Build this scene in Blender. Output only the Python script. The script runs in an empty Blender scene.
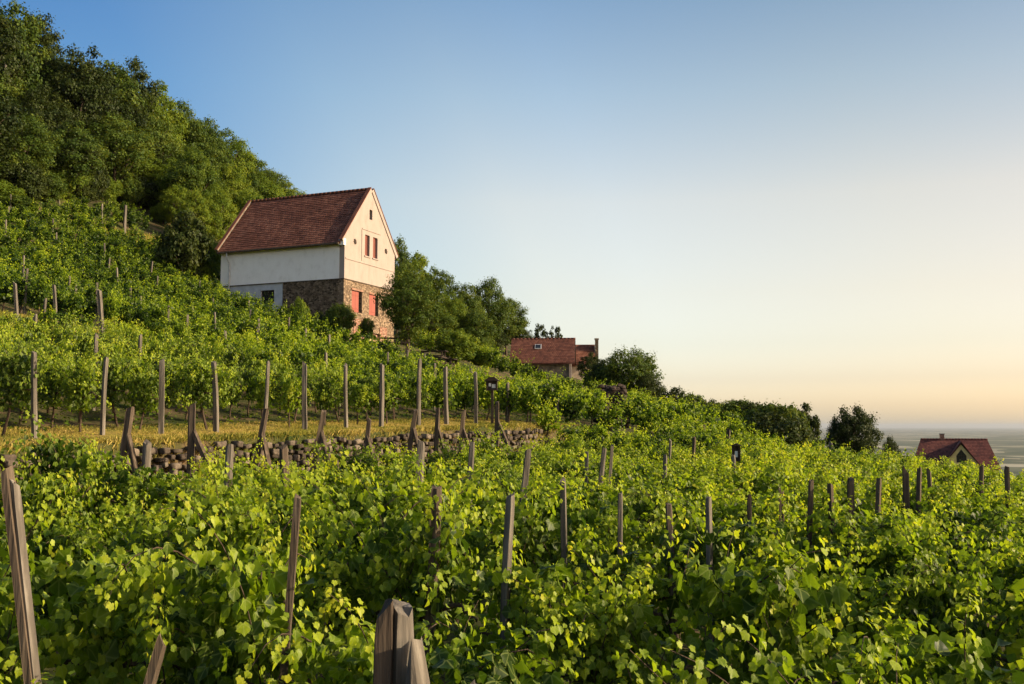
import bpy, math, random
import numpy as np
from mathutils import Vector, Matrix

R = math.radians
S = bpy.context.scene
COL = S.collection

# ------------------------------------------------------------------ camera, sky, sun, exposure
F = 1000.0
TH = math.atan(84.0 / F)
cam_data = bpy.data.cameras.new('camera')
cam = bpy.data.objects.new('camera', cam_data)
COL.objects.link(cam)
cam_data.sensor_width = 36.0
cam_data.lens = 36.0 * F / 1024.0
cam_data.clip_start = 0.1
cam_data.clip_end = 120000.0
cam.location = (0, 0, 0)
cam.rotation_euler = (math.pi / 2 + TH, 0, 0)
S.camera = cam

SUN_EL = R(23.0)
SUN_AZ = R(101.0)                      # clockwise from +Y (the view direction); 90 = straight right
sdir = Vector((math.sin(SUN_AZ) * math.cos(SUN_EL), math.cos(SUN_AZ) * math.cos(SUN_EL), math.sin(SUN_EL)))

W = bpy.data.worlds.new('World')
S.world = W
W.use_nodes = True
wn = W.node_tree.nodes
wl = W.node_tree.links
wn.clear()
out = wn.new('ShaderNodeOutputWorld')
bg = wn.new('ShaderNodeBackground')
sky = wn.new('ShaderNodeTexSky')
sky.sky_type = 'NISHITA'
sky.sun_disc = False
sky.sun_elevation = SUN_EL
sky.sun_rotation = SUN_AZ
sky.altitude = 100
sky.air_density = 1.0
sky.dust_density = 2.5
sky.ozone_density = 1.5
# tint multiplied into the sky: warm near the horizon, deeper blue above, by elevation only
tcw = wn.new('ShaderNodeTexCoord')
spw = wn.new('ShaderNodeSeparateXYZ')
wl.new(tcw.outputs['Generated'], spw.inputs[0])
rw = wn.new('ShaderNodeValToRGB')
el = rw.color_ramp.elements
SKY_STOPS = [(0.0, (1.75, 1.70, 1.6)), (.02, (1.35, 1.26, 1.18)), (.045, (.97, .89, .87)), (.08, (.88, .79, .73)), (.13, (.93, .77, .64)), (.22, (1.0, .80, .62)), (.32, (.74, .72, .63)), (.42, (.48, .58, .60)), (.60, (.50, .58, .62)), (.85, (.58, .62, .66))]
while len(el) < len(SKY_STOPS): el.new(.5)
for e_, (p_, c_) in zip(el, SKY_STOPS):
    e_.position = p_; e_.color = (*c_, 1)
wl.new(spw.outputs[2], rw.inputs[0])
mxw = wn.new('ShaderNodeMixRGB'); mxw.blend_type = 'MULTIPLY'; mxw.inputs[0].default_value = 1.0
wl.new(sky.outputs[0], mxw.inputs[1]); wl.new(rw.outputs[0], mxw.inputs[2])
# and tinted by the angle from the sun: dimmed round it, darker and bluer on the far side
dtw = wn.new('ShaderNodeVectorMath'); dtw.operation = 'DOT_PRODUCT'
wl.new(tcw.outputs['Generated'], dtw.inputs[0]); dtw.inputs[1].default_value = sdir
mrw = wn.new('ShaderNodeMapRange'); mrw.inputs[1].default_value = -1; mrw.inputs[2].default_value = 1
wl.new(dtw.outputs['Value'], mrw.inputs[0])
rw2 = wn.new('ShaderNodeValToRGB')
el = rw2.color_ramp.elements
GLOW = [(-1.0, (.3, .5, .75)), (-.45, (.28, .50, .75)), (-.33, (.42, .62, .84)), (-.2, (.86, .90, .94)), (-.09, (1.10, 1.03, .99)), (0, (1.12, 1.05, 1.02)), (.24, (1.04, .93, .85)), (.41, (.95, .84, .78)), (1.0, (.9, .8, .75))]
while len(el) < len(GLOW): el.new(.5)
for e_, (p_, c_) in zip(el, GLOW):
    e_.position = p_ * .5 + .5; e_.color = (*c_, 1)
wl.new(mrw.outputs[0], rw2.inputs[0])
mxw2 = wn.new('ShaderNodeMixRGB'); mxw2.blend_type = 'MULTIPLY'; mxw2.inputs[0].default_value = 1.0
wl.new(mxw.outputs[0], mxw2.inputs[1]); wl.new(rw2.outputs[0], mxw2.inputs[2])
wl.new(mxw2.outputs[0], bg.inputs[0])
bg.inputs[1].default_value = 0.134
wl.new(bg.outputs[0], out.inputs[0])

sun_data = bpy.data.lights.new('sun', 'SUN')
sun_data.energy = 3.0
sun_data.angle = R(0.5)
sun_data.color = (1.0, 0.80, 0.54)
sun = bpy.data.objects.new('sun', sun_data)
COL.objects.link(sun)
sun.rotation_euler = sdir.to_track_quat('Z', 'Y').to_euler()

S.view_settings.view_transform = 'Standard'
S.view_settings.look = 'None'
S.view_settings.exposure = 1.42
S.view_settings.gamma = 1.0
S.cycles.max_bounces = 5
S.cycles.diffuse_bounces = 2
S.cycles.glossy_bounces = 2
S.cycles.transmission_bounces = 2
S.cycles.volume_bounces = 0
S.cycles.caustics_reflective = False
S.cycles.caustics_refractive = False

rng = np.random.default_rng(7)
random.seed(7)

# ------------------------------------------------------------------ small helpers
def ray(u, v):
    du = (u - 512.0) / F
    dv = (342.0 - v) / F
    return du, math.cos(TH) - dv * math.sin(TH), math.sin(TH) + dv * math.cos(TH)

def at(u, v, Y):
    a, b, c = ray(u, v)
    return Vector((a / b * Y, Y, c / b * Y))

def tag(o, label=None, cat=None, group=None, kind=None):
    if label: o['label'] = label
    if cat: o['category'] = cat
    if group: o['group'] = group
    if kind: o['kind'] = kind
    return o

def empty(name, loc=(0, 0, 0), rz=0.0):
    o = bpy.data.objects.new(name, None)
    o.location = loc
    o.rotation_euler = (0, 0, rz)
    o.empty_display_size = 0.2
    COL.objects.link(o)
    return o

def copy_tree(o, parent=None):
    c = o.copy()
    COL.objects.link(c)
    c.parent = parent
    for ch in list(o.children):
        copy_tree(ch, c)
    return c

def np_mesh(name, verts, tris=None, quads=None, attrs=None, mat=None, smooth=False):
    me = bpy.data.meshes.new(name)
    verts = np.asarray(verts, dtype=np.float32)
    loops, starts, tot = [], [], 0
    if tris is not None and len(tris):
        t = np.asarray(tris, dtype=np.int32)
        loops.append(t.ravel()); starts.append(np.arange(len(t)) * 3); tot = len(t) * 3
    if quads is not None and len(quads):
        q = np.asarray(quads, dtype=np.int32)
        loops.append(q.ravel()); starts.append(tot + np.arange(len(q)) * 4)
    lo = np.concatenate(loops).astype(np.int32)
    st = np.concatenate(starts).astype(np.int32)
    me.vertices.add(len(verts)); me.vertices.foreach_set('co', verts.ravel())
    me.loops.add(len(lo)); me.loops.foreach_set('vertex_index', lo)
    me.polygons.add(len(st)); me.polygons.foreach_set('loop_start', st)
    if attrs:
        for k, a in attrs.items():
            at_ = me.attributes.new(k, 'FLOAT', 'POINT')
            at_.data.foreach_set('value', np.asarray(a, dtype=np.float32))
    me.update(calc_edges=True)
    if smooth:
        me.polygons.foreach_set('use_smooth', np.ones(len(st), dtype=bool))
    if mat: me.materials.append(mat)
    return me

def link(name, me, parent=None, loc=(0, 0, 0)):
    o = bpy.data.objects.new(name, me)
    o.location = loc
    COL.objects.link(o)
    o.parent = parent
    return o

class MB:
    """collects boxes, prisms and tubes for one mesh"""
    def __init__(s):
        s.v, s.f = [], []
    def add(s, verts, faces):
        n = len(s.v)
        s.v += [tuple(p) for p in verts]
        s.f += [tuple(i + n for i in f) for f in faces]
    def box(s, x0, x1, y0, y1, z0, z1):
        s.add([(x0, y0, z0), (x1, y0, z0), (x1, y1, z0), (x0, y1, z0), (x0, y0, z1), (x1, y0, z1), (x1, y1, z1), (x0, y1, z1)],
              [(3, 2, 1, 0), (4, 5, 6, 7), (0, 1, 5, 4), (1, 2, 6, 5), (2, 3, 7, 6), (3, 0, 4, 7)])
    def prism(s, poly, axis_vec):
        n = len(poly); a = Vector(axis_vec)
        vs = [Vector(p) for p in poly] + [Vector(p) + a for p in poly]
        s.add(vs, [tuple(range(n))[::-1], tuple(range(n, 2 * n))] + [(i, (i + 1) % n, n + (i + 1) % n, n + i) for i in range(n)])
    def tube(s, pts, rads, n=7, cap=True):
        rings = []
        pts = [Vector(p) for p in pts]
        for i, p in enumerate(pts):
            d = (pts[min(i + 1, len(pts) - 1)] - pts[max(i - 1, 0)]).normalized()
            a = d.cross(Vector((0.31, 0.95, 0.08)))
            if a.length < 1e-3: a = d.cross(Vector((1, 0, 0)))
            a.normalize(); b = d.cross(a)
            rings.append([p + (a * math.cos(2 * math.pi * k / n) + b * math.sin(2 * math.pi * k / n)) * rads[i] for k in range(n)])
        vs = [q for r in rings for q in r]
        fs = []
        for i in range(len(pts) - 1):
            for k in range(n):
                fs.append((i * n + k, i * n + (k + 1) % n, (i + 1) * n + (k + 1) % n, (i + 1) * n + k))
        if cap:
            fs.append(tuple(range(n))[::-1]); fs.append(tuple(range((len(pts) - 1) * n, len(pts) * n)))
        s.add(vs, fs)
    def mesh(s, name, mat=None, smooth=False):
        me = bpy.data.meshes.new(name)
        me.from_pydata(s.v, [], s.f)
        me.update()
        if smooth: me.polygons.foreach_set('use_smooth', np.ones(len(me.polygons), dtype=bool))
        if mat: me.materials.append(mat)
        return me
    def build(s, name, mat=None, parent=None, smooth=False):
        return link(name, s.mesh(name, mat, smooth), parent)

# ------------------------------------------------------------------ materials
def newmat(name):
    m = bpy.data.materials.new(name)
    m.use_nodes = True
    nt = m.node_tree
    nt.nodes.clear()
    o = nt.nodes.new('ShaderNodeOutputMaterial')
    return m, nt, o

def N(nt, t, **kw):
    n = nt.nodes.new(t)
    for k, v in kw.items():
        if k in n.inputs: n.inputs[k].default_value = v
        else: setattr(n, k, v)
    return n

def ramp(nt, fac, stops):
    r = nt.nodes.new('ShaderNodeValToRGB')
    e = r.color_ramp.elements
    while len(e) < len(stops): e.new(0.5)
    for el, (p, c) in zip(e, stops):
        el.position = p; el.color = (*c, 1)
    nt.links.new(fac, r.inputs[0])
    return r.outputs[0]

def rough_mat(name, stops, scale=8.0, detail=6.0, rough=0.85, bump=0.3, bumpscale=None, stretch=(1, 1, 1), spec=0.25, dist=0.02):
    m, nt, o = newmat(name)
    tc = N(nt, 'ShaderNodeTexCoord')
    mp = N(nt, 'ShaderNodeMapping'); mp.inputs['Scale'].default_value = stretch
    nt.links.new(tc.outputs['Object'], mp.inputs[0])
    n1 = N(nt, 'ShaderNodeTexNoise', Scale=scale, Detail=detail, Roughness=0.6)
    nt.links.new(mp.outputs[0], n1.inputs['Vector'])
    col = ramp(nt, n1.outputs[0], stops)
    p = N(nt, 'ShaderNodeBsdfPrincipled', Roughness=rough)
    p.inputs['Specular IOR Level'].default_value = spec
    nt.links.new(col, p.inputs['Base Color'])
    n2 = N(nt, 'ShaderNodeTexNoise', Scale=bumpscale or scale * 3, Detail=5.0)
    nt.links.new(mp.outputs[0], n2.inputs['Vector'])
    b = N(nt, 'ShaderNodeBump', Strength=bump, Distance=dist)
    nt.links.new(n2.outputs[0], b.inputs['Height'])
    nt.links.new(b.outputs[0], p.inputs['Normal'])
    nt.links.new(p.outputs[0], o.inputs[0])
    return m

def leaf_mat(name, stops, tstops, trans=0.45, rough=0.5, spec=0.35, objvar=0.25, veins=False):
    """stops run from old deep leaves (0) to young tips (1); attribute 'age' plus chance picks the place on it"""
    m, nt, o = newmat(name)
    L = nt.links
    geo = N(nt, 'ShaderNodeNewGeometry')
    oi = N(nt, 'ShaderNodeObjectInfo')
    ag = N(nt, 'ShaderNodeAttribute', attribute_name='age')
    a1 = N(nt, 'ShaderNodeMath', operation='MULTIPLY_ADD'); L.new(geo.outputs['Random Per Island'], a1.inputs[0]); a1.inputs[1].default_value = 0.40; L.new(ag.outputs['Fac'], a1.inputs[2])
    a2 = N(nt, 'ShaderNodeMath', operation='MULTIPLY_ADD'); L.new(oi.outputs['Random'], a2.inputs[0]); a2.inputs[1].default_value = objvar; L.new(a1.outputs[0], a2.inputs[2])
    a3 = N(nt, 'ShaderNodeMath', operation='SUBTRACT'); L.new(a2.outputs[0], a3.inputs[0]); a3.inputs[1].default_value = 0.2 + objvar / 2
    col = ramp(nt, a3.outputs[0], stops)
    tcol = ramp(nt, a3.outputs[0], tstops)
    p = N(nt, 'ShaderNodeBsdfPrincipled', Roughness=rough)
    p.inputs['Specular IOR Level'].default_value = spec
    if veins:                                  # pale ribs fanning from the stalk, and a little mottling
        ax = N(nt, 'ShaderNodeAttribute', attribute_name='leaf_x'); ay = N(nt, 'ShaderNodeAttribute', attribute_name='leaf_y')
        def mth(op, a, b=None, c=None):
            n = N(nt, 'ShaderNodeMath', operation=op)
            for i, q in enumerate((a, b, c)):
                if q is None: continue
                if isinstance(q, (int, float)): n.inputs[i].default_value = q
                else: L.new(q, n.inputs[i])
            return n.outputs[0]
        x_ = mth('SUBTRACT', ax.outputs['Fac'], 2.0); y_ = mth('SUBTRACT', ay.outputs['Fac'], 2.0)
        ang = mth('ARCTAN2', mth('ABSOLUTE', x_), y_)
        saw = mth('PINGPONG', ang, .46)
        wdt = mth('MULTIPLY', saw, mth('SQRT', mth('ADD', mth('MULTIPLY', x_, x_), mth('MULTIPLY', y_, y_))))
        mr = N(nt, 'ShaderNodeMapRange'); L.new(wdt, mr.inputs[0]); mr.inputs[1].default_value = .015; mr.inputs[2].default_value = .06; mr.inputs[3].default_value = 1; mr.inputs[4].default_value = 0
        near = mth('GREATER_THAN', ax.outputs['Fac'], .5)
        vf = mth('MULTIPLY', mth('MULTIPLY', mr.outputs[0], near), .45)
        tc = N(nt, 'ShaderNodeTexCoord'); nz = N(nt, 'ShaderNodeTexNoise', Scale=45.0, Detail=3.0); L.new(tc.outputs['Object'], nz.inputs['Vector'])
        br = ramp(nt, nz.outputs[0], [(.3, (.72, .74, .70)), (.7, (1.15, 1.12, 1.1))])
        m1 = N(nt, 'ShaderNodeMixRGB', blend_type='MULTIPLY'); m1.inputs[0].default_value = 1; L.new(col, m1.inputs[1]); L.new(br, m1.inputs[2])
        m2 = N(nt, 'ShaderNodeMixRGB'); L.new(vf, m2.inputs[0]); L.new(m1.outputs[0], m2.inputs[1]); m2.inputs[2].default_value = (.34, .40, .10, 1)
        col = m2.outputs[0]
    L.new(col, p.inputs['Base Color'])
    t = N(nt, 'ShaderNodeBsdfTranslucent'); L.new(tcol, t.inputs[0])
    mx = N(nt, 'ShaderNodeMixShader'); mx.inputs[0].default_value = trans
    L.new(p.outputs[0], mx.inputs[1]); L.new(t.outputs[0], mx.inputs[2])
    L.new(mx.outputs[0], o.inputs[0])
    return m

M = {}
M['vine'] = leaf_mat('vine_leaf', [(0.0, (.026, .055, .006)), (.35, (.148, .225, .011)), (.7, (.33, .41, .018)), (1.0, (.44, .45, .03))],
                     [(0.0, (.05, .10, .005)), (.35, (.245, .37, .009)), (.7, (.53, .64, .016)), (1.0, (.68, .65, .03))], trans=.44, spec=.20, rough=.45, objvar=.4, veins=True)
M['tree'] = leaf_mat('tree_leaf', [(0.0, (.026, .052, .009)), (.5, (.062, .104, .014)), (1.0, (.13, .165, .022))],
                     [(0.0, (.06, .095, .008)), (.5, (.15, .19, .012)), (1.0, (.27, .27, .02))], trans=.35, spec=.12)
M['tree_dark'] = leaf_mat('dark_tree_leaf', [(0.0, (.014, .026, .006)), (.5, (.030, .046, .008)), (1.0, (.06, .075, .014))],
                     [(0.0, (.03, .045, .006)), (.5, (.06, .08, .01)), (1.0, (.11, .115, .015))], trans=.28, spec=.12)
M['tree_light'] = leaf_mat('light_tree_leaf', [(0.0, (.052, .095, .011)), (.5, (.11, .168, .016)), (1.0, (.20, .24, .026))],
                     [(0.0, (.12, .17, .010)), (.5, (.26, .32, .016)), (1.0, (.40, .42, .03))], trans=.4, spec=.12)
M['grass'] = leaf_mat('grass_blade', [(0.0, (.12, .16, .022)), (.5, (.30, .26, .045)), (1.0, (.48, .36, .11))],
                     [(0.0, (.14, .19, .02)), (.5, (.32, .28, .04)), (1.0, (.46, .36, .09))], trans=.3, spec=.15, objvar=0)
M['bark'] = rough_mat('bark', [(.3, (.035, .025, .018)), (.7, (.11, .085, .06))], scale=9, stretch=(1, 1, .25), bump=.6)
M['vinewood'] = rough_mat('vine_bark', [(.3, (.03, .02, .014)), (.7, (.10, .07, .045))], scale=25, stretch=(1, 1, .2), bump=.7)
M['wood'] = rough_mat('weathered_wood', [(.25, (.044, .039, .032)), (.5, (.112, .099, .081)), (.75, (.26, .235, .195))], scale=16, stretch=(1, 1, .07), bump=.7, bumpscale=60, dist=.01, spec=.15)
M['wood_dark'] = rough_mat('dark_wood', [(.25, (.028, .021, .015)), (.5, (.075, .057, .041)), (.75, (.155, .122, .088))], scale=18, stretch=(1, 1, .07), bump=.8, bumpscale=60, dist=.01, spec=.15)
M['darkbrown'] = rough_mat('stained_wood', [(.3, (.018, .012, .009)), (.7, (.05, .034, .025))], scale=12, stretch=(.3, 1, 1), bump=.3, spec=.3)
M['white'] = rough_mat('white_plaster', [(.2, (.62, .605, .57)), (.45, (.79, .775, .74)), (.8, (.85, .84, .81))], scale=2.0, detail=10, bump=.2, bumpscale=18, stretch=(1, 1, .7))
M['cream'] = rough_mat('cream_plaster', [(.2, (.245, .205, .18)), (.47, (.31, .263, .234)), (.8, (.35, .30, .268))], scale=2.2, detail=10, bump=.2, bumpscale=18, stretch=(1, 1, .4))  # white plaster for sunlit walls, its colour darkened to offset the sun
M['greyplaster'] = rough_mat('grey_plaster', [(.25, (.30, .33, .36)), (.6, (.44, .47, .50))], scale=2, detail=9, bump=.2, bumpscale=30)
M['yellow'] = rough_mat('yellow_plaster', [(.25, (.50, .40, .16)), (.7, (.66, .54, .25))], scale=2, detail=8, bump=.1)
M['tan'] = rough_mat('tan_plaster', [(.25, (.40, .30, .20)), (.7, (.58, .46, .33))], scale=2, detail=8, bump=.15)
M['redwood'] = rough_mat('red_paint', [(.25, (.20, .062, .046)), (.7, (.30, .095, .072))], scale=6, stretch=(1, 1, .1), bump=.25, spec=.3)
M['brownwood'] = rough_mat('brown_paint', [(.25, (.12, .04, .03)), (.7, (.22, .075, .055))], scale=6, stretch=(1, 1, .1), bump=.25, spec=.3)
M['metal'] = rough_mat('zinc', [(.3, (.30, .31, .33)), (.7, (.48, .49, .5))], scale=5, rough=.45, bump=.05, spec=.6)
M['stone'] = rough_mat('field_stone', [(.25, (.085, .075, .065)), (.55, (.19, .165, .135)), (.8, (.33, .28, .22))], scale=2.2, detail=10, bump=.6, bumpscale=14, dist=.05)
M['paper'] = rough_mat('paper', [(.3, (.6, .6, .58)), (.7, (.75, .75, .73))], scale=5, bump=0)

def glass_mat():
    m, nt, o = newmat('window_glass')
    p = N(nt, 'ShaderNodeBsdfPrincipled', Roughness=.08)
    p.inputs['Base Color'].default_value = (.015, .018, .022, 1)
    p.inputs['Specular IOR Level'].default_value = .6
    nt.links.new(p.outputs[0], o.inputs[0])
    return m
M['glass'] = glass_mat()

def tile_mat(name, stops):
    """roof tiles: colour per tile from the UV cell (u counts tiles, v counts courses), half-tile offset in odd courses"""
    m, nt, o = newmat(name)
    L = nt.links
    uv = N(nt, 'ShaderNodeUVMap')
    sp = N(nt, 'ShaderNodeSeparateXYZ'); L.new(uv.outputs[0], sp.inputs[0])
    fv = N(nt, 'ShaderNodeMath', operation='FLOOR'); L.new(sp.outputs[1], fv.inputs[0])
    of = N(nt, 'ShaderNodeMath', operation='MULTIPLY_ADD'); L.new(fv.outputs[0], of.inputs[0]); of.inputs[1].default_value = .5; L.new(sp.outputs[0], of.inputs[2])
    fu = N(nt, 'ShaderNodeMath', operation='FLOOR'); L.new(of.outputs[0], fu.inputs[0])
    cb = N(nt, 'ShaderNodeCombineXYZ'); L.new(fu.outputs[0], cb.inputs[0]); L.new(fv.outputs[0], cb.inputs[1])
    w = N(nt, 'ShaderNodeTexWhiteNoise'); L.new(cb.outputs[0], w.inputs['Vector'])
    tc = N(nt, 'ShaderNodeTexCoord')
    n1 = N(nt, 'ShaderNodeTexNoise', Scale=.7, Detail=6.0); L.new(tc.outputs['Object'], n1.inputs['Vector'])
    ad = N(nt, 'ShaderNodeMath', operation='MULTIPLY_ADD'); L.new(w.outputs['Value'], ad.inputs[0]); ad.inputs[1].default_value = .45; L.new(n1.outputs[0], ad.inputs[2])
    sb = N(nt, 'ShaderNodeMath', operation='SUBTRACT'); L.new(ad.outputs[0], sb.inputs[0]); sb.inputs[1].default_value = .22
    col = ramp(nt, sb.outputs[0], stops)
    fr = N(nt, 'ShaderNodeMath', operation='FRACT'); L.new(of.outputs[0], fr.inputs[0])
    pp = N(nt, 'ShaderNodeMath', operation='PINGPONG'); L.new(fr.outputs[0], pp.inputs[0]); pp.inputs[1].default_value = .5
    mr = N(nt, 'ShaderNodeMapRange'); L.new(pp.outputs[0], mr.inputs[0]); mr.inputs[1].default_value = 0; mr.inputs[2].default_value = .12
    b = N(nt, 'ShaderNodeBump', Strength=.6, Distance=.03); L.new(mr.outputs[0], b.inputs['Height'])
    p = N(nt, 'ShaderNodeBsdfPrincipled', Roughness=.8)
    p.inputs['Specular IOR Level'].default_value = .25
    L.new(col, p.inputs['Base Color']); L.new(b.outputs[0], p.inputs['Normal']); L.new(p.outputs[0], o.inputs[0])
    return m
M['tile'] = tile_mat('roof_tile', [(.15, (.085, .032, .018)), (.5, (.145, .053, .031)), (.85, (.225, .098, .06))])
M['tile_dark'] = tile_mat('dark_roof_tile', [(.15, (.05, .017, .014)), (.5, (.10, .030, .024)), (.85, (.16, .055, .04))])
M['tile_red'] = tile_mat('red_roof_tile', [(.15, (.055, .021, .015)), (.5, (.10, .036, .025)), (.85, (.155, .065, .043))])

def masonry_mat(name, stops, scale, joint, squash=(1, 1, 1.5)):
    m, nt, o = newmat(name)
    L = nt.links
    tc = N(nt, 'ShaderNodeTexCoord')
    mp = N(nt, 'ShaderNodeMapping'); mp.inputs['Scale'].default_value = squash
    L.new(tc.outputs['Object'], mp.inputs[0])
    nz = N(nt, 'ShaderNodeTexNoise', Scale=3.0, Detail=3.0); L.new(mp.outputs[0], nz.inputs['Vector'])
    mxv = N(nt, 'ShaderNodeMixRGB', blend_type='LINEAR_LIGHT'); mxv.inputs[0].default_value = .06
    L.new(mp.outputs[0], mxv.inputs[1]); L.new(nz.outputs['Color'], mxv.inputs[2])
    v1 = N(nt, 'ShaderNodeTexVoronoi', Scale=scale, feature='F1'); L.new(mxv.outputs[0], v1.inputs['Vector'])
    v2 = N(nt, 'ShaderNodeTexVoronoi', Scale=scale, feature='DISTANCE_TO_EDGE'); L.new(mxv.outputs[0], v2.inputs['Vector'])
    bw = N(nt, 'ShaderNodeSeparateColor'); L.new(v1.outputs['Color'], bw.inputs[0])
    n2 = N(nt, 'ShaderNodeTexNoise', Scale=14.0, Detail=6.0); L.new(tc.outputs['Object'], n2.inputs['Vector'])
    ad = N(nt, 'ShaderNodeMath', operation='MULTIPLY_ADD'); L.new(n2.outputs[0], ad.inputs[0]); ad.inputs[1].default_value = .5; L.new(bw.outputs[0], ad.inputs[2])
    sb = N(nt, 'ShaderNodeMath', operation='SUBTRACT'); L.new(ad.outputs[0], sb.inputs[0]); sb.inputs[1].default_value = .25
    col = ramp(nt, sb.outputs[0], stops)
    mr = N(nt, 'ShaderNodeMapRange'); L.new(v2.outputs['Distance'], mr.inputs[0]); mr.inputs[1].default_value = .02; mr.inputs[2].default_value = .10
    mx = N(nt, 'ShaderNodeMixRGB'); L.new(mr.outputs[0], mx.inputs[0]); mx.inputs[1].default_value = (*joint, 1); L.new(col, mx.inputs[2])
    b = N(nt, 'ShaderNodeBump', Strength=.9, Distance=.05); L.new(mr.outputs[0], b.inputs['Height'])
    p = N(nt, 'ShaderNodeBsdfPrincipled', Roughness=.9)
    p.inputs['Specular IOR Level'].default_value = .2
    L.new(mx.outputs[0], p.inputs['Base Color']); L.new(b.outputs[0], p.inputs['Normal']); L.new(p.outputs[0], o.inputs[0])
    return m
M['masonry'] = masonry_mat('rubble_masonry', [(.1, (.04, .03, .02)), (.5, (.115, .085, .055)), (.9, (.24, .18, .12))], 5.5, (.13, .10, .07))  # house side's rubble, its shade put into a darker colour
M['masonry_warm'] = masonry_mat('warm_rubble_masonry', [(.1, (.11, .075, .048)), (.5, (.235, .165, .105)), (.9, (.34, .25, .165))], 6.5, (.23, .175, .12))  # same rubble on the gable, sunlight put into a lighter colour
M['brick'] = masonry_mat('brick_rubble', [(.1, (.24, .11, .07)), (.5, (.36, .185, .125)), (.9, (.45, .28, .20))], 5.5, (.36, .27, .2), (1, 1, 2.2))

# ------------------------------------------------------------------ terrain
CX, CY = 0.44, 0.898            # along the contour (away to the right)
EX, EY = -0.898, 0.44           # uphill
P1 = (-8.5, 21.0)
ROT_E = math.atan2(EY, EX)      # heading of a row

def ec(x, y):
    return (x - P1[0]) * EX + (y - P1[1]) * EY, (x - P1[0]) * CX + (y - P1[1]) * CY

def xy(e, c):
    return P1[0] + e * EX + c * CX, P1[1] + e * EY + c * CY

def sm(x, a, b):
    t = np.clip((x - a) / (b - a), 0, 1)
    return t * t * (3 - 2 * t)

PROF_E = [-3, 0, 3, 14, 24, 36, 46, 60, 80, 110, 160, 230, 300, 480, 700]
PROF_Z = [-.12, 0, .3, 2.7, 5.0, 9.2, 13.6, 21.0, 32, 45, 57, 62, 55, 0, -110]

def G(e, c):
    e = np.asarray(e, dtype=float); c = np.asarray(c, dtype=float)
    p = np.interp(e, PROF_E, PROF_Z)
    att = 1.0 / (1.0 + (np.maximum(c - 70, 0) / 90.0) ** 2)
    p = np.where(p > 6, 6 + (p - 6) * att, p)
    up = -.23 + .018 * np.clip(c, -20, 60) + p
    up = up + 1.15 * sm(e, 13.6, 14.6) * (1 - sm(c, 6, 22))
    up = up + .8 * sm(e, 8, 12) * (1 - sm(e, 21, 24)) * sm(c, 30, 35) * (1 - sm(c, 45, 50))
    k = .065 + .095 * sm(c, -8, 43)
    lo = -1.38 + .012 * np.clip(c, -20, 60) + k * (np.maximum(e, -60) + 2)
    lo = lo - .12 * np.maximum(-24 - e, 0)
    w = .12 + 4.5 * sm(c, 15, 26)
    t = sm(e, -2.1 - w, -2.02)
    z = lo * (1 - t) + up * t
    ced = np.interp(e, [-30, 2, 22, 40, 60, 100], [47, 47, 78, 112, 165, 300])
    d = np.maximum(c - ced, 0)
    ds = d * d / (d + 8)
    z = z - 1.05 * sm(c, 18, 44) * (1 - sm(e, 7, 20)) - .45 * sm(-e, 2.4, 4.5) * (1 - sm(-e, 7, 13)) * (1 - sm(c, 12, 25)) - .15 * sm(-e, 5, 9) * (1 - sm(c, 10, 25))
    z = z - .8 * sm(c, 48, 68) * (1 - sm(e, 20, 32))
    z = z - .09 * np.minimum(ds, 170) - .25 * np.maximum(ds - 170, 0)
    z = np.maximum(z, -112.0)
    return z

def Gxy(x, y):
    e, c = ec(x, y)
    return float(G(e, c))

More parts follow.
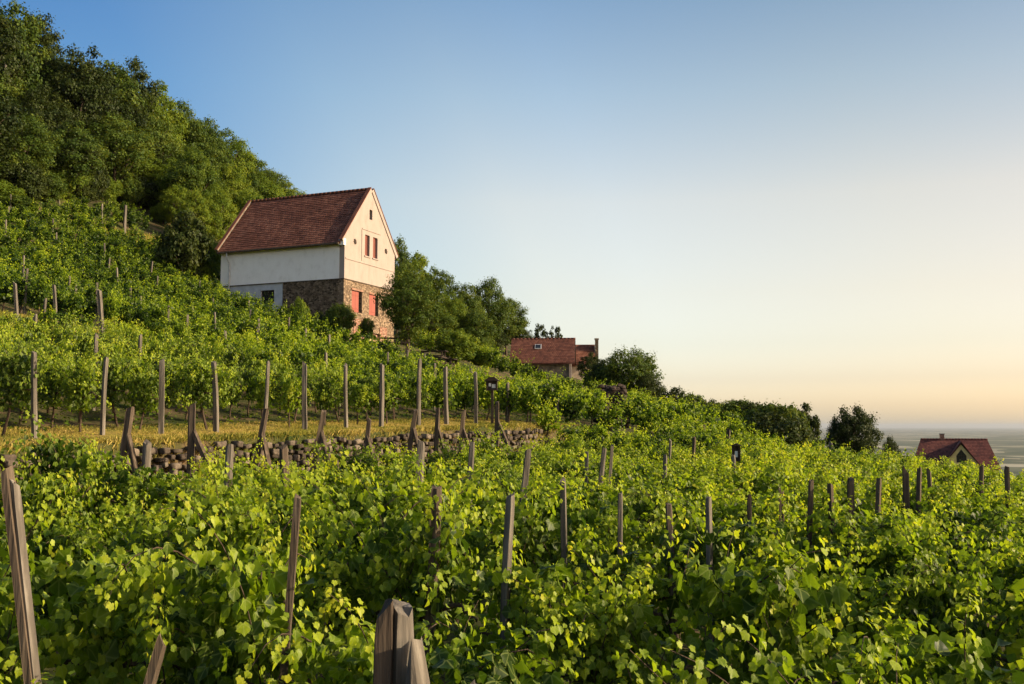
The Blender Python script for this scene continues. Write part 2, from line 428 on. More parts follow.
def ground():
    def axis(lo, hi, step, extra=()):
        a = list(np.arange(lo, hi + 1e-6, step)) + list(extra)
        s = step
        p, q = lo, hi
        while q < 60000:
            s *= 1.22; q += s; p -= s
            a += [p, q]
        return np.array(sorted(set(np.round(a, 4))))
    E = axis(-24, 64, .7, (-2.22, -2.2, -2.15, -2.1, -2.06, -2.02, -1.98, 13.6, 13.9, 14.3, 14.6))
    C = axis(-22, 100, .9)
    ee, cc = np.meshgrid(E, C, indexing='ij')
    zz = G(ee, cc)
    near = np.exp(-((ee / 60.0) ** 2 + ((cc - 20) / 70.0) ** 2))
    bump = (np.sin(ee * 1.9 + 1.3 * np.sin(cc * .8)) * np.sin(cc * 2.1 + np.sin(ee * .9))) * .05
    zz = zz + bump * near
    xx = P1[0] + ee * EX + cc * CX
    yy = P1[1] + ee * EY + cc * CY
    v = np.stack([xx, yy, zz], -1).reshape(-1, 3)
    n, m_ = len(E), len(C)
    i, j = np.meshgrid(np.arange(n - 1), np.arange(m_ - 1), indexing='ij')
    a = i * m_ + j
    q = np.stack([a, a + m_, a + m_ + 1, a + 1], -1).reshape(-1, 4)
    grass = (sm(ee, -2.02, -1.9) * (1 - sm(ee, .6, 2.2)) * (1 - sm(cc, 17, 22))).ravel()
    grass = np.maximum(grass, (sm(ee, 46.5, 47.5) * (1 - sm(ee, 50, 51)) * sm(cc, 42, 44) * (1 - sm(cc, 50, 52))).ravel())
    forest = sm(ee, 52, 60).ravel()
    plain = sm(-zz, 30, 90).ravel()
    m, nt, o = newmat('ground_earth')
    L = nt.links
    tc = N(nt, 'ShaderNodeTexCoord')
    n1 = N(nt, 'ShaderNodeTexNoise', Scale=.55, Detail=8.0, Roughness=.65); L.new(tc.outputs['Object'], n1.inputs['Vector'])
    n2 = N(nt, 'ShaderNodeTexNoise', Scale=9.0, Detail=8.0, Roughness=.7); L.new(tc.outputs['Object'], n2.inputs['Vector'])
    soil = ramp(nt, n1.outputs[0], [(.36, (.030, .048, .010)), (.5, (.062, .062, .020)), (.62, (.12, .085, .045))])
    grs = ramp(nt, n1.outputs[0], [(.35, (.13, .14, .025)), (.5, (.26, .20, .045)), (.68, (.38, .25, .085))])
    fo = ramp(nt, n1.outputs[0], [(.35, (.02, .026, .01)), (.6, (.055, .045, .022))])
    def mul(c):
        x = N(nt, 'ShaderNodeMixRGB', blend_type='MULTIPLY'); x.inputs[0].default_value = .7
        r = ramp(nt, n2.outputs[0], [(.3, (.45, .45, .45)), (.7, (1.25, 1.25, 1.25))])
        L.new(c, x.inputs[1]); L.new(r, x.inputs[2]); return x.outputs[0]
    mp = N(nt, 'ShaderNodeMapping'); mp.inputs['Scale'].default_value = (1, 1, 0); L.new(tc.outputs['Object'], mp.inputs[0])
    vo = N(nt, 'ShaderNodeTexVoronoi', Scale=.004); L.new(mp.outputs[0], vo.inputs['Vector'])
    sc = N(nt, 'ShaderNodeSeparateColor'); L.new(vo.outputs['Color'], sc.inputs[0])
    n3 = N(nt, 'ShaderNodeTexNoise', Scale=.004, Detail=8.0); L.new(mp.outputs[0], n3.inputs['Vector'])
    ad = N(nt, 'ShaderNodeMath', operation='MULTIPLY_ADD'); L.new(n3.outputs[0], ad.inputs[0]); ad.inputs[1].default_value = 1.0; L.new(sc.outputs[0], ad.inputs[2])
    sb = N(nt, 'ShaderNodeMath', operation='SUBTRACT'); L.new(ad.outputs[0], sb.inputs[0]); sb.inputs[1].default_value = .5
    pl = ramp(nt, sb.outputs[0], [(.1, (.05, .065, .035)), (.45, (.09, .10, .055)), (.75, (.15, .14, .085)), (.97, (.30, .28, .2))])
    cur = mul(soil)
    for nm, c in (('grass', mul(grs)), ('forest', mul(fo)), ('plain', pl)):
        at_ = N(nt, 'ShaderNodeAttribute', attribute_name=nm)
        x = N(nt, 'ShaderNodeMixRGB'); L.new(at_.outputs['Fac'], x.inputs[0]); L.new(cur, x.inputs[1]); L.new(c, x.inputs[2]); cur = x.outputs[0]
    b = N(nt, 'ShaderNodeBump', Strength=.5, Distance=.06); L.new(n2.outputs[0], b.inputs['Height'])
    p = N(nt, 'ShaderNodeBsdfPrincipled', Roughness=.95); p.inputs['Specular IOR Level'].default_value = .1
    L.new(cur, p.inputs['Base Color']); L.new(b.outputs[0], p.inputs['Normal']); L.new(p.outputs[0], o.inputs[0])
    me = np_mesh('ground', v, quads=q, attrs={'grass': grass, 'forest': forest, 'plain': plain}, mat=m, smooth=True)
    g = link('ground', me)
    tag(g, 'sloping vineyard ground running down to the hazy plain', 'ground', kind='structure')
ground()

# ------------------------------------------------------------------ haze over the far plain
def haze():
    mb = MB()
    H = 70000.0
    mb.box(-H, H, -H, H, -116, 95)
    m, nt, o = newmat('haze_air')
    pv = N(nt, 'ShaderNodeVolumePrincipled')
    pv.inputs['Color'].default_value = (.50, .56, .62, 1)
    pv.inputs['Density'].default_value = 3.2e-5
    pv.inputs['Anisotropy'].default_value = .2
    nt.links.new(pv.outputs[0], o.inputs['Volume'])
    h = mb.build('haze', m)
    tag(h, 'pale blue haze lying over the distant plain', 'haze', kind='stuff')
HAZE = True
if HAZE: haze()

# ------------------------------------------------------------------ leaf clouds
VINE_LEAF = np.array([(0, .06), (-.20, -.10), (-.44, .06), (-.47, .28), (-.60, .48), (-.44, .66), (-.27, .74), (0, 1.0),
                      (.27, .74), (.44, .66), (.60, .48), (.47, .28), (.44, .06), (.20, -.10)])
DIAMOND = np.array([(0, 0), (-.42, .45), (0, 1.0), (.42, .45)])

def frames(nrm, tipdir):
    n = nrm / (np.linalg.norm(nrm, axis=1, keepdims=True) + 1e-9)
    t = tipdir - (tipdir * n).sum(1, keepdims=True) * n
    t = t / (np.linalg.norm(t, axis=1, keepdims=True) + 1e-9)
    s = np.cross(t, n)
    return n, t, s

def leaf_fan(pos, nrm, tip, size, age_tone, r, fold=.28, droop=.22):
    """lobed vine leaves: a fan round a centre vertex, folded on the midrib and drooping at the tip"""
    n, t, s = frames(nrm, tip)
    k = len(VINE_LEAF)
    x = np.concatenate([[0.0], VINE_LEAF[:, 0]]); y = np.concatenate([[.33], VINE_LEAF[:, 1]])
    x0_, y0_ = x.copy(), y.copy()
    x = x[None, :] * (1 + r.normal(0, .06, (len(pos), k + 1))); y = y[None, :] * (1 + r.normal(0, .04, (len(pos), k + 1)))
    fo = fold * (1 + r.normal(0, .5, (len(pos), 1))); dr = droop * (1 + r.normal(0, .7, (len(pos), 1)))
    z = fo * np.abs(x) - dr * y * y - .12 * x * x + r.normal(0, .025, x.shape)
    sz = size[:, None]
    v = pos[:, None, :] + (s[:, None, :] * (x * sz)[..., None] + t[:, None, :] * (y * sz)[..., None] + n[:, None, :] * (z * sz)[..., None])
    base = (np.arange(len(pos)) * (k + 1))[:, None, None]
    tri = np.array([(0, 1 + i, 1 + (i + 1) % k) for i in range(k)])[None]
    leaf_fan.xy = (np.tile(x0_ + 2, len(pos)), np.tile(y0_ + 2, len(pos)))
    return v.reshape(-1, 3), (tri + base).reshape(-1, 3), np.repeat(age_tone, k + 1)

def leaf_diamond(pos, nrm, tip, size, age_tone, r, fold=.25, droop=.2, width=1.0):
    n, t, s = frames(nrm, tip)
    x = DIAMOND[:, 0][None, :] * width * np.ones((len(pos), 1)); y = DIAMOND[:, 1][None, :] * np.ones((len(pos), 1))
    z = fold * np.abs(x) - droop * y * y * (1 + r.normal(0, .6, (len(pos), 1)))
    sz = size[:, None]
    v = pos[:, None, :] + (s[:, None, :] * (x * sz)[..., None] + t[:, None, :] * (y * sz)[..., None] + n[:, None, :] * (z * sz)[..., None])
    base = (np.arange(len(pos)) * 4)[:, None, None]
    tri = np.array([(0, 2, 1), (0, 3, 2)])[None]
    return v.reshape(-1, 3), (tri + base).reshape(-1, 3), np.repeat(age_tone, 4)

# ------------------------------------------------------------------ grapevines
N_VAR = 12
_ca, _sa = math.cos(-ROT_E), math.sin(-ROT_E)
SUN_LOCAL = np.array([sdir.x * _ca - sdir.y * _sa, sdir.x * _sa + sdir.y * _ca, sdir.z])   # leaves turn their faces to the light

def vine_leaves(r, n_shoot=14, n_drape=7, dens=1.0, tall=1.0, spread=.36):
    """points, normals, tip directions, sizes and ages of one vine's leaves; x runs along the row"""
    P, NN, T, SZ, AG, canes = [], [], [], [], [], []
    for k in range(n_shoot + n_drape):
        drape = k >= n_shoot
        x0 = float(np.clip(r.normal(0, .27), -.52, .52))
        if not drape:
            p = np.array([x0, r.normal(0, .06), r.uniform(.46, .80)])
            d = np.array([r.normal(0, .25), r.normal(0, spread * .75), 1.0])
            ln = r.uniform(.5, 1.28) * tall; curl = r.uniform(-.1, 1.0)
        else:
            side = r.choice([-1, 1])
            p = np.array([x0, side * .08, r.uniform(.55, 1.3) * (tall * .5 + .5)])
            d = np.array([r.normal(0, .4), side * r.uniform(.3, .9), .4])
            ln = r.uniform(.35, .75); curl = r.uniform(1.2, 2.2)
        d /= np.linalg.norm(d)
        step = .037
        n = int(ln / step)
        lat = d[:2] / (np.linalg.norm(d[:2]) + 1e-6)
        pts = [p.copy()]
        for i in range(n):
            f = i / n
            d = d + np.array([lat[0] * .03, lat[1] * .03, -curl * .13 * f]) + r.normal(0, .035, 3)
            d /= np.linalg.norm(d)
            p = p + d * step
            pts.append(p.copy())
            for _ in range(2 + (r.random() < .75 * dens)):
                o = r.normal(0, 1, 3); o -= o.dot(d) * d; o /= np.linalg.norm(o) + 1e-6
                o[1] *= 1.2
                pet = r.uniform(.03, .15) * (1.05 - .6 * f)
                P.append(p + o * pet)
                out_ = np.array([0, np.sign(p[1] + o[1] * .2) * .35, .25])
                NN.append(out_ + np.array([0, 0, .25]) + r.normal(0, .36, 3) + o * .75 + SUN_LOCAL * .6)
                T.append(o * .7 + np.array([0, 0, -.75]) + r.normal(0, .35, 3))
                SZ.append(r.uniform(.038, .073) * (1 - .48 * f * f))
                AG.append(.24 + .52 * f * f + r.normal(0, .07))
        canes.append(pts)
    for _ in range(300):                      # old leaves inside the hedge, coloured darker to deepen its inner shade
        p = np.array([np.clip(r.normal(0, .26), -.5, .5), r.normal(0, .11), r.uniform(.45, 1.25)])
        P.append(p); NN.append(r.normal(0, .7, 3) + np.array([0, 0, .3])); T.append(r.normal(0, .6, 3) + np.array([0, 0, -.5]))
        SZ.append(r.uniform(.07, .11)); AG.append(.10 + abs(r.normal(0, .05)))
    return (np.array(P), np.array(NN), np.array(T), np.array(SZ), np.clip(np.array(AG), 0.02, 1)), canes

def vine_trunk(r, canes):
    mb = MB()
    lean = r.normal(0, .10); ly = r.normal(0, .06)
    mb.tube([(lean * 2.2, ly * 2, -.15), (lean * 1.6, ly, .12), (lean * .7 + r.normal(0, .02), ly * .5, .36), (r.normal(0, .02), 0, .62), (0, 0, .74)],
            [.042, .034, .028, .026, .024], 7)
    for s in (-1, 1):
        mb.tube([(0, 0, .66), (s * .18, r.normal(0, .02), .74), (s * .38, r.normal(0, .03), .74 + r.normal(0, .03)), (s * .56, 0, .72)], [.022, .018, .015, .011], 6)
    for pts in canes:
        q = pts[::4]
        if len(q) > 2: mb.tube(q, list(np.linspace(.006, .002, len(q))), 4, cap=False)
    return mb


VINES = []
for k in range(N_VAR):
    r = np.random.default_rng(100 + k)
    lv, canes = vine_leaves(r, n_shoot=int(r.integers(9, 13)), n_drape=int(r.integers(5, 9)), tall=r.uniform(.80, 1.22), spread=r.uniform(.17, .34))
    v, t, a = leaf_fan(*lv, r)
    VINES.append(dict(lv=lv, foliage=np_mesh('foliage', v, tris=t, attrs={'age': a, 'leaf_x': leaf_fan.xy[0], 'leaf_y': leaf_fan.xy[1]}, mat=M['vine']),
                      trunk=vine_trunk(r, canes).mesh('trunk', M['vinewood'], True)))

ORD = ['first', 'second', 'third', 'fourth', 'fifth', 'sixth', 'seventh', 'eighth', 'ninth', 'tenth', 'eleventh', 'twelfth', 'thirteenth', 'fourteenth',
       'fifteenth', 'sixteenth', 'seventeenth', 'eighteenth', 'nineteenth', 'twentieth', 'twenty-first', 'twenty-second', 'twenty-third', 'twenty-fourth',
       'twenty-fifth', 'twenty-sixth', 'twenty-seventh', 'twenty-eighth', 'twenty-ninth', 'thirtieth']

LOW_C0, LOW_DC = -12.6, 2.0       # lower rows: contour position of the nearest row and spacing
UP_DC = 1.7
VS = .98                          # plants stand this far apart
def blocked(e, c):
    if -1.6 < e < 1.4 and 16.4 < c < 18.6: return True               # the notice board
    if 22.5 < e < 37 and 40.0 < c < 51.5: return True              # the house
    if 8.6 < e < 23 and 33 < c < 46.5: return True
    #                # the yard with its tables
    if 47 < e < 50.5 and 43 < c < 51: return True
    x, y = xy(e, c)
    if abs(x - .1 * y) < .8 and 40 < y < 53: return True         # the stone heap and the gap before it
    if abs(x - 3.2) < 5.0 and 90 < y < 101: return True            # the tiled hut
    return False

cand = []                         # (apparent size, block, row index, e, c)
rv = np.random.default_rng(5)
def scr(x, y, z):
    yy = y * math.cos(TH) + z * math.sin(TH); zz = -y * math.sin(TH) + z * math.cos(TH)
    if yy < .05: return None
    return 512 + F * x / yy, 342 - F * zz / yy, yy
for k in range(0, 31):                                              # lower field
    c = LOW_C0 + k * LOW_DC
    for e in np.arange(-4.0 if c < 16.5 else .2, -25, -VS * .9):
        cand.append(('low', k, e + rv.normal(0, .06), c + rv.normal(0, .07), abs(e)))
for k in range(-3, 46):                                             # terrace above the grass strip
    c = k * UP_DC
    top = 13.2 if c < 22 else (22.5 if c < 51 else min(24.0, 5 + (c - 46) * .55))
    for e in np.arange(.75, top, VS):
        cand.append(('up', k, e + rv.normal(0, .06), c + rv.normal(0, .07), e))
for k in range(-3, 30):                                             # steep block above the bank
    c = k * UP_DC
    for e in np.arange(15.2 if c < 22 else 23.5, np.interp(c, [30, 36, 44, 53], [46, 49, 53, 57]), VS):
        cand.append(('top', k, e + rv.normal(0, .06), c + rv.normal(0, .07), e))
keep = []
for b, k, e, c, s in cand:
    if blocked(e, c) or rv.random() < .05: continue
    x, y = xy(e, c)
    z = float(G(e, c))
    sc = scr(x, y, z + 1.2)
    if sc is None: continue
    d = math.hypot(x, y)
    if d < 2.15 or sc[0] < -260 - 900 / sc[2] or sc[0] > 1330 + 1500 / sc[2]: continue
    if y < 2.6 and abs(x) < 1.6: continue
    inside = -40 < sc[0] < 1064 and sc[1] < 684 + 700 / sc[2]
    # rows past the crest show nothing
    keep.append(dict(b=b, k=k, e=e, c=c, x=x, y=y, z=z, u=sc[0], d=sc[2], inside=inside))
inside = sorted([q for q in keep if q['inside']], key=lambda q: q['d'])
NEAR = inside[:300]
ids = {id(q) for q in NEAR}
REST = [q for q in keep if id(q) not in ids]

LOOK = ['bushy', 'spreading', 'leafy', 'upright', 'sprawling', 'dense', 'tall-shooted', 'loose', 'full', 'drooping', 'ragged', 'rounded']
def tallness(b, e, c):
    if b == 'low': return float(1.06 + .10 * sm(c, -13, -9) * (1 - sm(c, -6, 0)) + .20 * sm(e, -6.5, -5) * (1 - sm(c, -5, -3.5)) - (.12 - .05 * sm(c, 4, 9)) * sm(c, -4, -2) * (1 - sm(c, 13, 17)) * sm(e, -9, -5.5))
    return 1.18
proto = {}
rows = {}
for q in NEAR: rows.setdefault((q['b'], q['k']), []).append(q)
for (b, k), qs in sorted(rows.items()):
    qs.sort(key=lambda q: q['u'], reverse=(b == 'low'))
    for i, q in enumerate(qs):
        vi = int(rv.integers(0, N_VAR))
        if vi not in proto:
            t = empty('grapevine')
            link('trunk', VINES[vi]['trunk'], t); link('foliage', VINES[vi]['foliage'], t)
            proto[vi] = t
        else:
            t = copy_tree(proto[vi])
        t.location = (q['x'], q['y'], q['z'])
        t.rotation_euler = (rv.normal(0, .03), rv.normal(0, .03), ROT_E + rv.normal(0, .14))
        s = rv.uniform(.88, 1.08)
        t.scale = (s * (1 if b == 'low' else .85), s * rv.uniform(.74, .96), s * rv.uniform(.92, 1.08) * tallness(b, q['e'], q['c']))
        if b == 'low':
            lab = f"{LOOK[vi]} grapevine, {ORD[i]} from the right end of the {ORD[k]} row from the camera"
            g = 'grapevines in the lower field'
        else:
            lab = f"{LOOK[vi]} grapevine above the grass strip, {ORD[i]} up the {ORD[k + 3]} terrace row from left"
            g = 'grapevines on the terrace above the grass strip'
        tag(t, lab, 'grapevine', g)

def far_vines():
    r = np.random.default_rng(11)
    VV, TT, AA, n0 = [], [], [], 0
    for q in REST:
        lv = VINES[int(r.integers(0, N_VAR))]['lv']
        m = len(lv[0])
        want = 900 if q['d'] < 24 else (600 if q['d'] < 45 else 340)
        if not q['inside']: want = int(want * .5)
        idx = r.choice(m, min(want, m), replace=False)
        s = r.uniform(.88, 1.08)
        a = ROT_E + r.normal(0, .14)
        ca, sa = math.cos(a), math.sin(a)
        rot = np.array([[ca, sa, 0], [-sa, ca, 0], [0, 0, 1]])
        grow = (m / want) ** .5 if want < m else 1
        sz = lv[3][idx] * s * min(1.9, grow * .98) * 1.16
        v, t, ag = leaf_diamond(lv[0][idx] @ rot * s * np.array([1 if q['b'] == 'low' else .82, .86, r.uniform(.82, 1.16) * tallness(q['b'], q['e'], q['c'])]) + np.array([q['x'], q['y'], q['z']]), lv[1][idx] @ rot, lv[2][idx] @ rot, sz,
                                np.clip(lv[4][idx] + r.normal(0, .13) - (.10 if q['b'] == 'top' else 0), 0, 1), r, width=1.25)  # steep block's leaves coloured darker to stand in for shade
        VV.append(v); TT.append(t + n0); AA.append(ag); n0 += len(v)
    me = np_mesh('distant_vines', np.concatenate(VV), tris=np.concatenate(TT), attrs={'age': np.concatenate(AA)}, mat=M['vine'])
    o = link('distant_vine_foliage', me)
    tag(o, 'mass of green vine rows covering the farther slopes', 'vines', kind='stuff')
    mb = MB()
    for q in REST:
        if q['d'] < 40 and q['inside']:
            l = r.normal(0, .12)
            mb.tube([(q['x'] + l * EX, q['y'] + l * EY, q['z'] - .1), (q['x'] + r.normal(0, .03), q['y'], q['z'] + .35), (q['x'], q['y'], q['z'] + .75)], [.038, .028, .022], 5)
    w = mb.build('vine_stems', M['vinewood'], o)
far_vines()

# ------------------------------------------------------------------ posts
def stake_mesh(h, w, r, name='post', mat=None, lean=(0, 0), chip=True, sink=.35):
    """split wooden stake: eight-sided ring with flat faces, uneven edges and a rough cut top; z=0 at the ground"""
    mb = MB()
    prof = [(-.5, -.36), (-.36, -.5), (.36, -.5), (.5, -.36), (.5, .36), (.36, .5), (-.36, .5), (-.5, .36)]
    zs = [-sink, h * .12, h * .35, h * .6, h * .82, h * .965, h]
    vs, fs = [], []
    jit = r.normal(0, .085, (8, 2))
    cut = r.normal(0, .45, 2) * w
    bend = r.normal(0, .012, 2)
    for i, z in enumerate(zs):
        f = max(z, 0) / h
        tw = 1.08 - .12 * f
        if i == len(zs) - 1: tw *= .88
        for k, (a, b) in enumerate(prof):
            zz = z + (r.normal(0, .008) + (cut[0] * a + cut[1] * b if chip else 0) if i == len(zs) - 1 else 0)
            vs.append(((a + jit[k, 0] + r.normal(0, .018)) * w * tw + bend[0] * math.sin(f * 3.1) + lean[0] * z,
                       (b + jit[k, 1] + r.normal(0, .018)) * w * tw + bend[1] * math.sin(f * 3.1) + lean[1] * z, zz))
    for i in range(len(zs) - 1):
        for k in range(8):
            fs.append((i * 8 + k, i * 8 + (k + 1) % 8, (i + 1) * 8 + (k + 1) % 8, (i + 1) * 8 + k))
    n = len(vs); t = (len(zs) - 1) * 8
    vs.append(tuple(np.mean(vs[t:t + 8], axis=0)))
    for k in range(8): fs.append((t + k, t + (k + 1) % 8, n))
    mb.add(vs, fs)
    return mb.mesh(name, mat)

def post(u, vtop, wpx, Y, label, group, hmax=None, mat='wood', lean=(0, 0), rz=None, vbase=None, seed=0, name='trellis_post'):
    """a stake whose top shows at (u, vtop) at distance Y, standing on the ground below it"""
    top = at(u, vtop, Y)
    zg = Gxy(top.x, top.y)
    h = top.z - zg
    r = np.random.default_rng(seed + int(u * 7 + vtop * 13))
    gx, gy = top.x - lean[0] * h, top.y - lean[1] * h
    zg = Gxy(gx, gy); h = top.z - zg
    me = stake_mesh(h, max(wpx * .78 * r.uniform(.82, 1.2) / F * Y, .042), r, mat=M[mat], lean=(0, 0))
    o = link(name, me, None, (gx, gy, zg))
    tilt = Matrix.Shear('XY', 4, lean) if any(lean) else None
    if tilt is not None:
        me.transform(tilt)
    ang = rz if rz is not None else math.atan2(CY, CX) + r.normal(0, .2)
    if not any(lean): o.rotation_euler = (r.normal(0, .035), r.normal(0, .035), ang)
    tag(o, label, 'post', group)
    return o

def depth_on_row(u, c):
    """distance at which the sight line through column u crosses contour line c"""
    a, b, _ = ray(u, 430)
    k = a / b
    return (c + P1[0] * CX + P1[1] * CY) / (k * CX + CY)

def depth_on_e(u, e):
    a, b, _ = ray(u, 430)
    k = a / b
    return (e + P1[0] * EX + P1[1] * EY) / (k * EX + EY)

# straight posts along the upper edge of the grass strip
strip = [(38, 352), (105, 357), (164, 360), (218, 362), (265, 362), (306, 363), (347, 365), (382, 364), (419, 360), (447, 367), (476, 372)]
for i, (u, vt) in enumerate(strip):
    post(u, vt, 4.5, depth_on_e(u, 0.0), f"straight grey trellis post, {ORD[i]} from left along the grass strip", 'row end posts along the grass strip')

# braced end posts at the foot of the stone wall
def braced(u, vt, i, lean, brace_len, label):
    Y = depth_on_e(u, -2.9)
    top = at(u, vt, Y)
    zg = Gxy(top.x, top.y)
    h = top.z - zg
    root = empty('braced_end_post', (top.x - lean[0] * h, top.y - lean[1] * h, zg))
    r = np.random.default_rng(40 + i)
    me = stake_mesh(h, .12, r, mat=M['wood_dark'], chip=True)
    me.transform(Matrix.Shear('XY', 4, lean))
    link('post', me, root)
    b = stake_mesh(1.0, .085, r, name='brace', mat=M['wood_dark'], chip=False, sink=0)
    A = Vector((lean[0] * h * .76, lean[1] * h * .76 , h * .76))
    dx, dy = -EX * brace_len, -EY * brace_len
    B = Vector((dx, dy, Gxy(root.location.x + dx, root.location.y + dy) - zg - .1))
    d = A - B
    b.transform(Matrix.Translation(B) @ d.to_track_quat('Z', 'Y').to_matrix().to_4x4() @ Matrix.Diagonal((1, 1, d.length, 1)))
    link('brace', b, root)
    tag(root, label, 'post', 'braced row end posts below the stone wall')
br = [(131, 408, (.12, 0), .75), (193, 405, (.0, 0), 1.3), (266, 410, (.17, .02), .8), (324, 411, (.16, .02), .7), (369, 419, (.10, 0), .7),
      (416, 410, (.15, .02), .8), (438, 409, (.04, 0), .6), (464, 412, (.10, 0), .8), (497, 402, (.02, 0), 1.05)]
for i, (u, vt, ln, bl) in enumerate(br):
    braced(u, vt, i, ln, bl, f"leaning weathered end post with diagonal brace, {ORD[i]} from left below the stone wall")

# posts standing in the lower rows, each seen above or between the leaves
LG = 'posts in the lower vine rows'
low_posts = [
    (146, 442, 9, -2.0, 'square grey post at left, its flat top showing just below the stone wall', 'wood', (0, 0)),
    (225, 446, 9.5, -4.6, 'grey square post beside the long diagonal brace below the wall', 'wood', (0, 0)),
    (291, 446, 6, -3.0, 'thin dark post in front of the stone wall, left of centre', 'wood_dark', (0, 0)),
    (421, 441, 8, -2.6, 'thick grey post standing in front of the wall below the strip', 'wood', (.02, 0)),
    (472, 444, 6, -2.6, 'narrow brown post rising from leaves below the notice board', 'wood', (.03, 0)),
    (298, 496, 11, -10.6, 'tall dark leaning post in the foreground vines, left of centre', 'wood_dark', (.06, .02)),
    (436, 487, 12, -8.6, 'stout dark stake with split top amid bright leaves at centre', 'wood_dark', (.05, 0)),
    (503, 495, 9, -8.6, 'long narrow grey post, tallest one at the middle of the foreground', 'wood', (0, 0)),
    (566, 480, 7, -6.6, 'straight grey post right of the tall middle foreground one', 'wood', (0, 0)),
    (620, 493, 6.5, -6.6, 'brown post with sunlit right edge at the middle of the field', 'wood', (.01, 0)),
    (669, 504, 8, -6.6, 'short dark stub of a post between two taller grey ones', 'wood_dark', (0, 0)),
    (710, 497, 8, -6.6, 'thick grey post right of centre with a dark gap beside it', 'wood', (0, 0)),
    (746, 495, 6, -4.6, 'dark post half hidden by leaves right of centre', 'wood_dark', (0, 0)),
    (604, 450, 6, -.6, 'slanting sunlit post near the middle of the slope', 'wood', (.12, 0)),
    (612, 445, 4, 1.4, 'thin slanting post just behind another slanting one', 'wood', (.1, 0)),
    (528, 452, 6, -2.6, 'slanting brown post below the braced end post row', 'wood', (.1, 0)),
    (783, 489, 6, -2.6, 'dark post left of the group of dark stakes at right', 'wood_dark', (0, 0)),
    (811, 480, 5.5, -2.6, 'leftmost of the dark stakes at right, leaning slightly', 'wood_dark', (.04, 0)),
    (831, 484, 5.5, -2.6, 'short dark stake, second of the group at right', 'wood_dark', (0, 0)),
    (851, 479, 7, -2.6, 'thickest dark stake in the group at right', 'wood_dark', (.02, 0)),
    (870, 478, 5.5, -.6, 'long dark stake, rightmost of the tight group at right', 'wood_dark', (0, 0)),
    (905, 470, 6, 3.4, 'left one of a close pair of dark posts below the far house', 'wood_dark', (.03, 0)),
    (913, 468, 5, 3.4, 'right one of a close pair of dark posts below the far house', 'wood_dark', (0, 0)),
    (932, 470, 4.5, 5.4, 'thin post just right of the close pair of dark posts', 'wood_dark', (0, 0)),
    (1007, 467, 5, 5.4, 'dark post near the right edge below the crest of vines', 'wood_dark', (0, 0)),
    (976, 465, 4, 9.4, 'thin post in the vines below the right end of the far roof', 'wood_dark', (0, 0)),
    (735, 455, 4, 7.4, 'thin post beside the small dark notice box in the field', 'wood', (0, 0)),
    (658, 455, 4, 1.4, 'thin grey post in the middle distance behind the slanting pair', 'wood', (0, 0)),
    (705, 425, 5, 27.4, 'dark post near the upper crest of the vine slope', 'wood_dark', (0, 0)),
    (725, 430, 5, 25.4, 'broad dark post below the scrub on the crest', 'wood_dark', (0, 0)),
    (641, 408, 4, 29.4, 'short post right of the dark stone heap', 'wood_dark', (0, 0)),
    (668, 440, 4, 13.4, 'grey post on the slope below the stone heap', 'wood', (0, 0)),
    (690, 437, 4, 15.4, 'small post amid yellowing vines on the middle slope', 'wood_dark', (0, 0)),
    (764, 450, 4, 17.4, 'left one of three small stakes below the scrub on the crest', 'wood', (0, 0)),
    (772, 451, 4, 17.4, 'middle one of three small stakes below the scrub on the crest', 'wood', (0, 0)),
    (783, 452, 4, 17.4, 'right one of three small stakes below the scrub on the crest', 'wood', (0, 0)),
    (831, 443, 4, 25.4, 'small post under the scrub at the crest, far right of it', 'wood', (0, 0)),
    (585, 452, 4, 3.4, 'thin upright post left of the slanting pair', 'wood', (0, 0)),
    (558, 398, 4, 19.4, 'small post on the slope below the tiled hut', 'wood', (0, 0)),
    (507, 383, 3.6, 19.4, 'small post right behind the roofed notice board', 'wood', (0, 0)),
]
for i, (u, vt, w, c, lab, mt, ln) in enumerate(low_posts):
    post(u, vt, w, depth_on_row(u, c), lab, LG, mat=mt, lean=ln, seed=i)

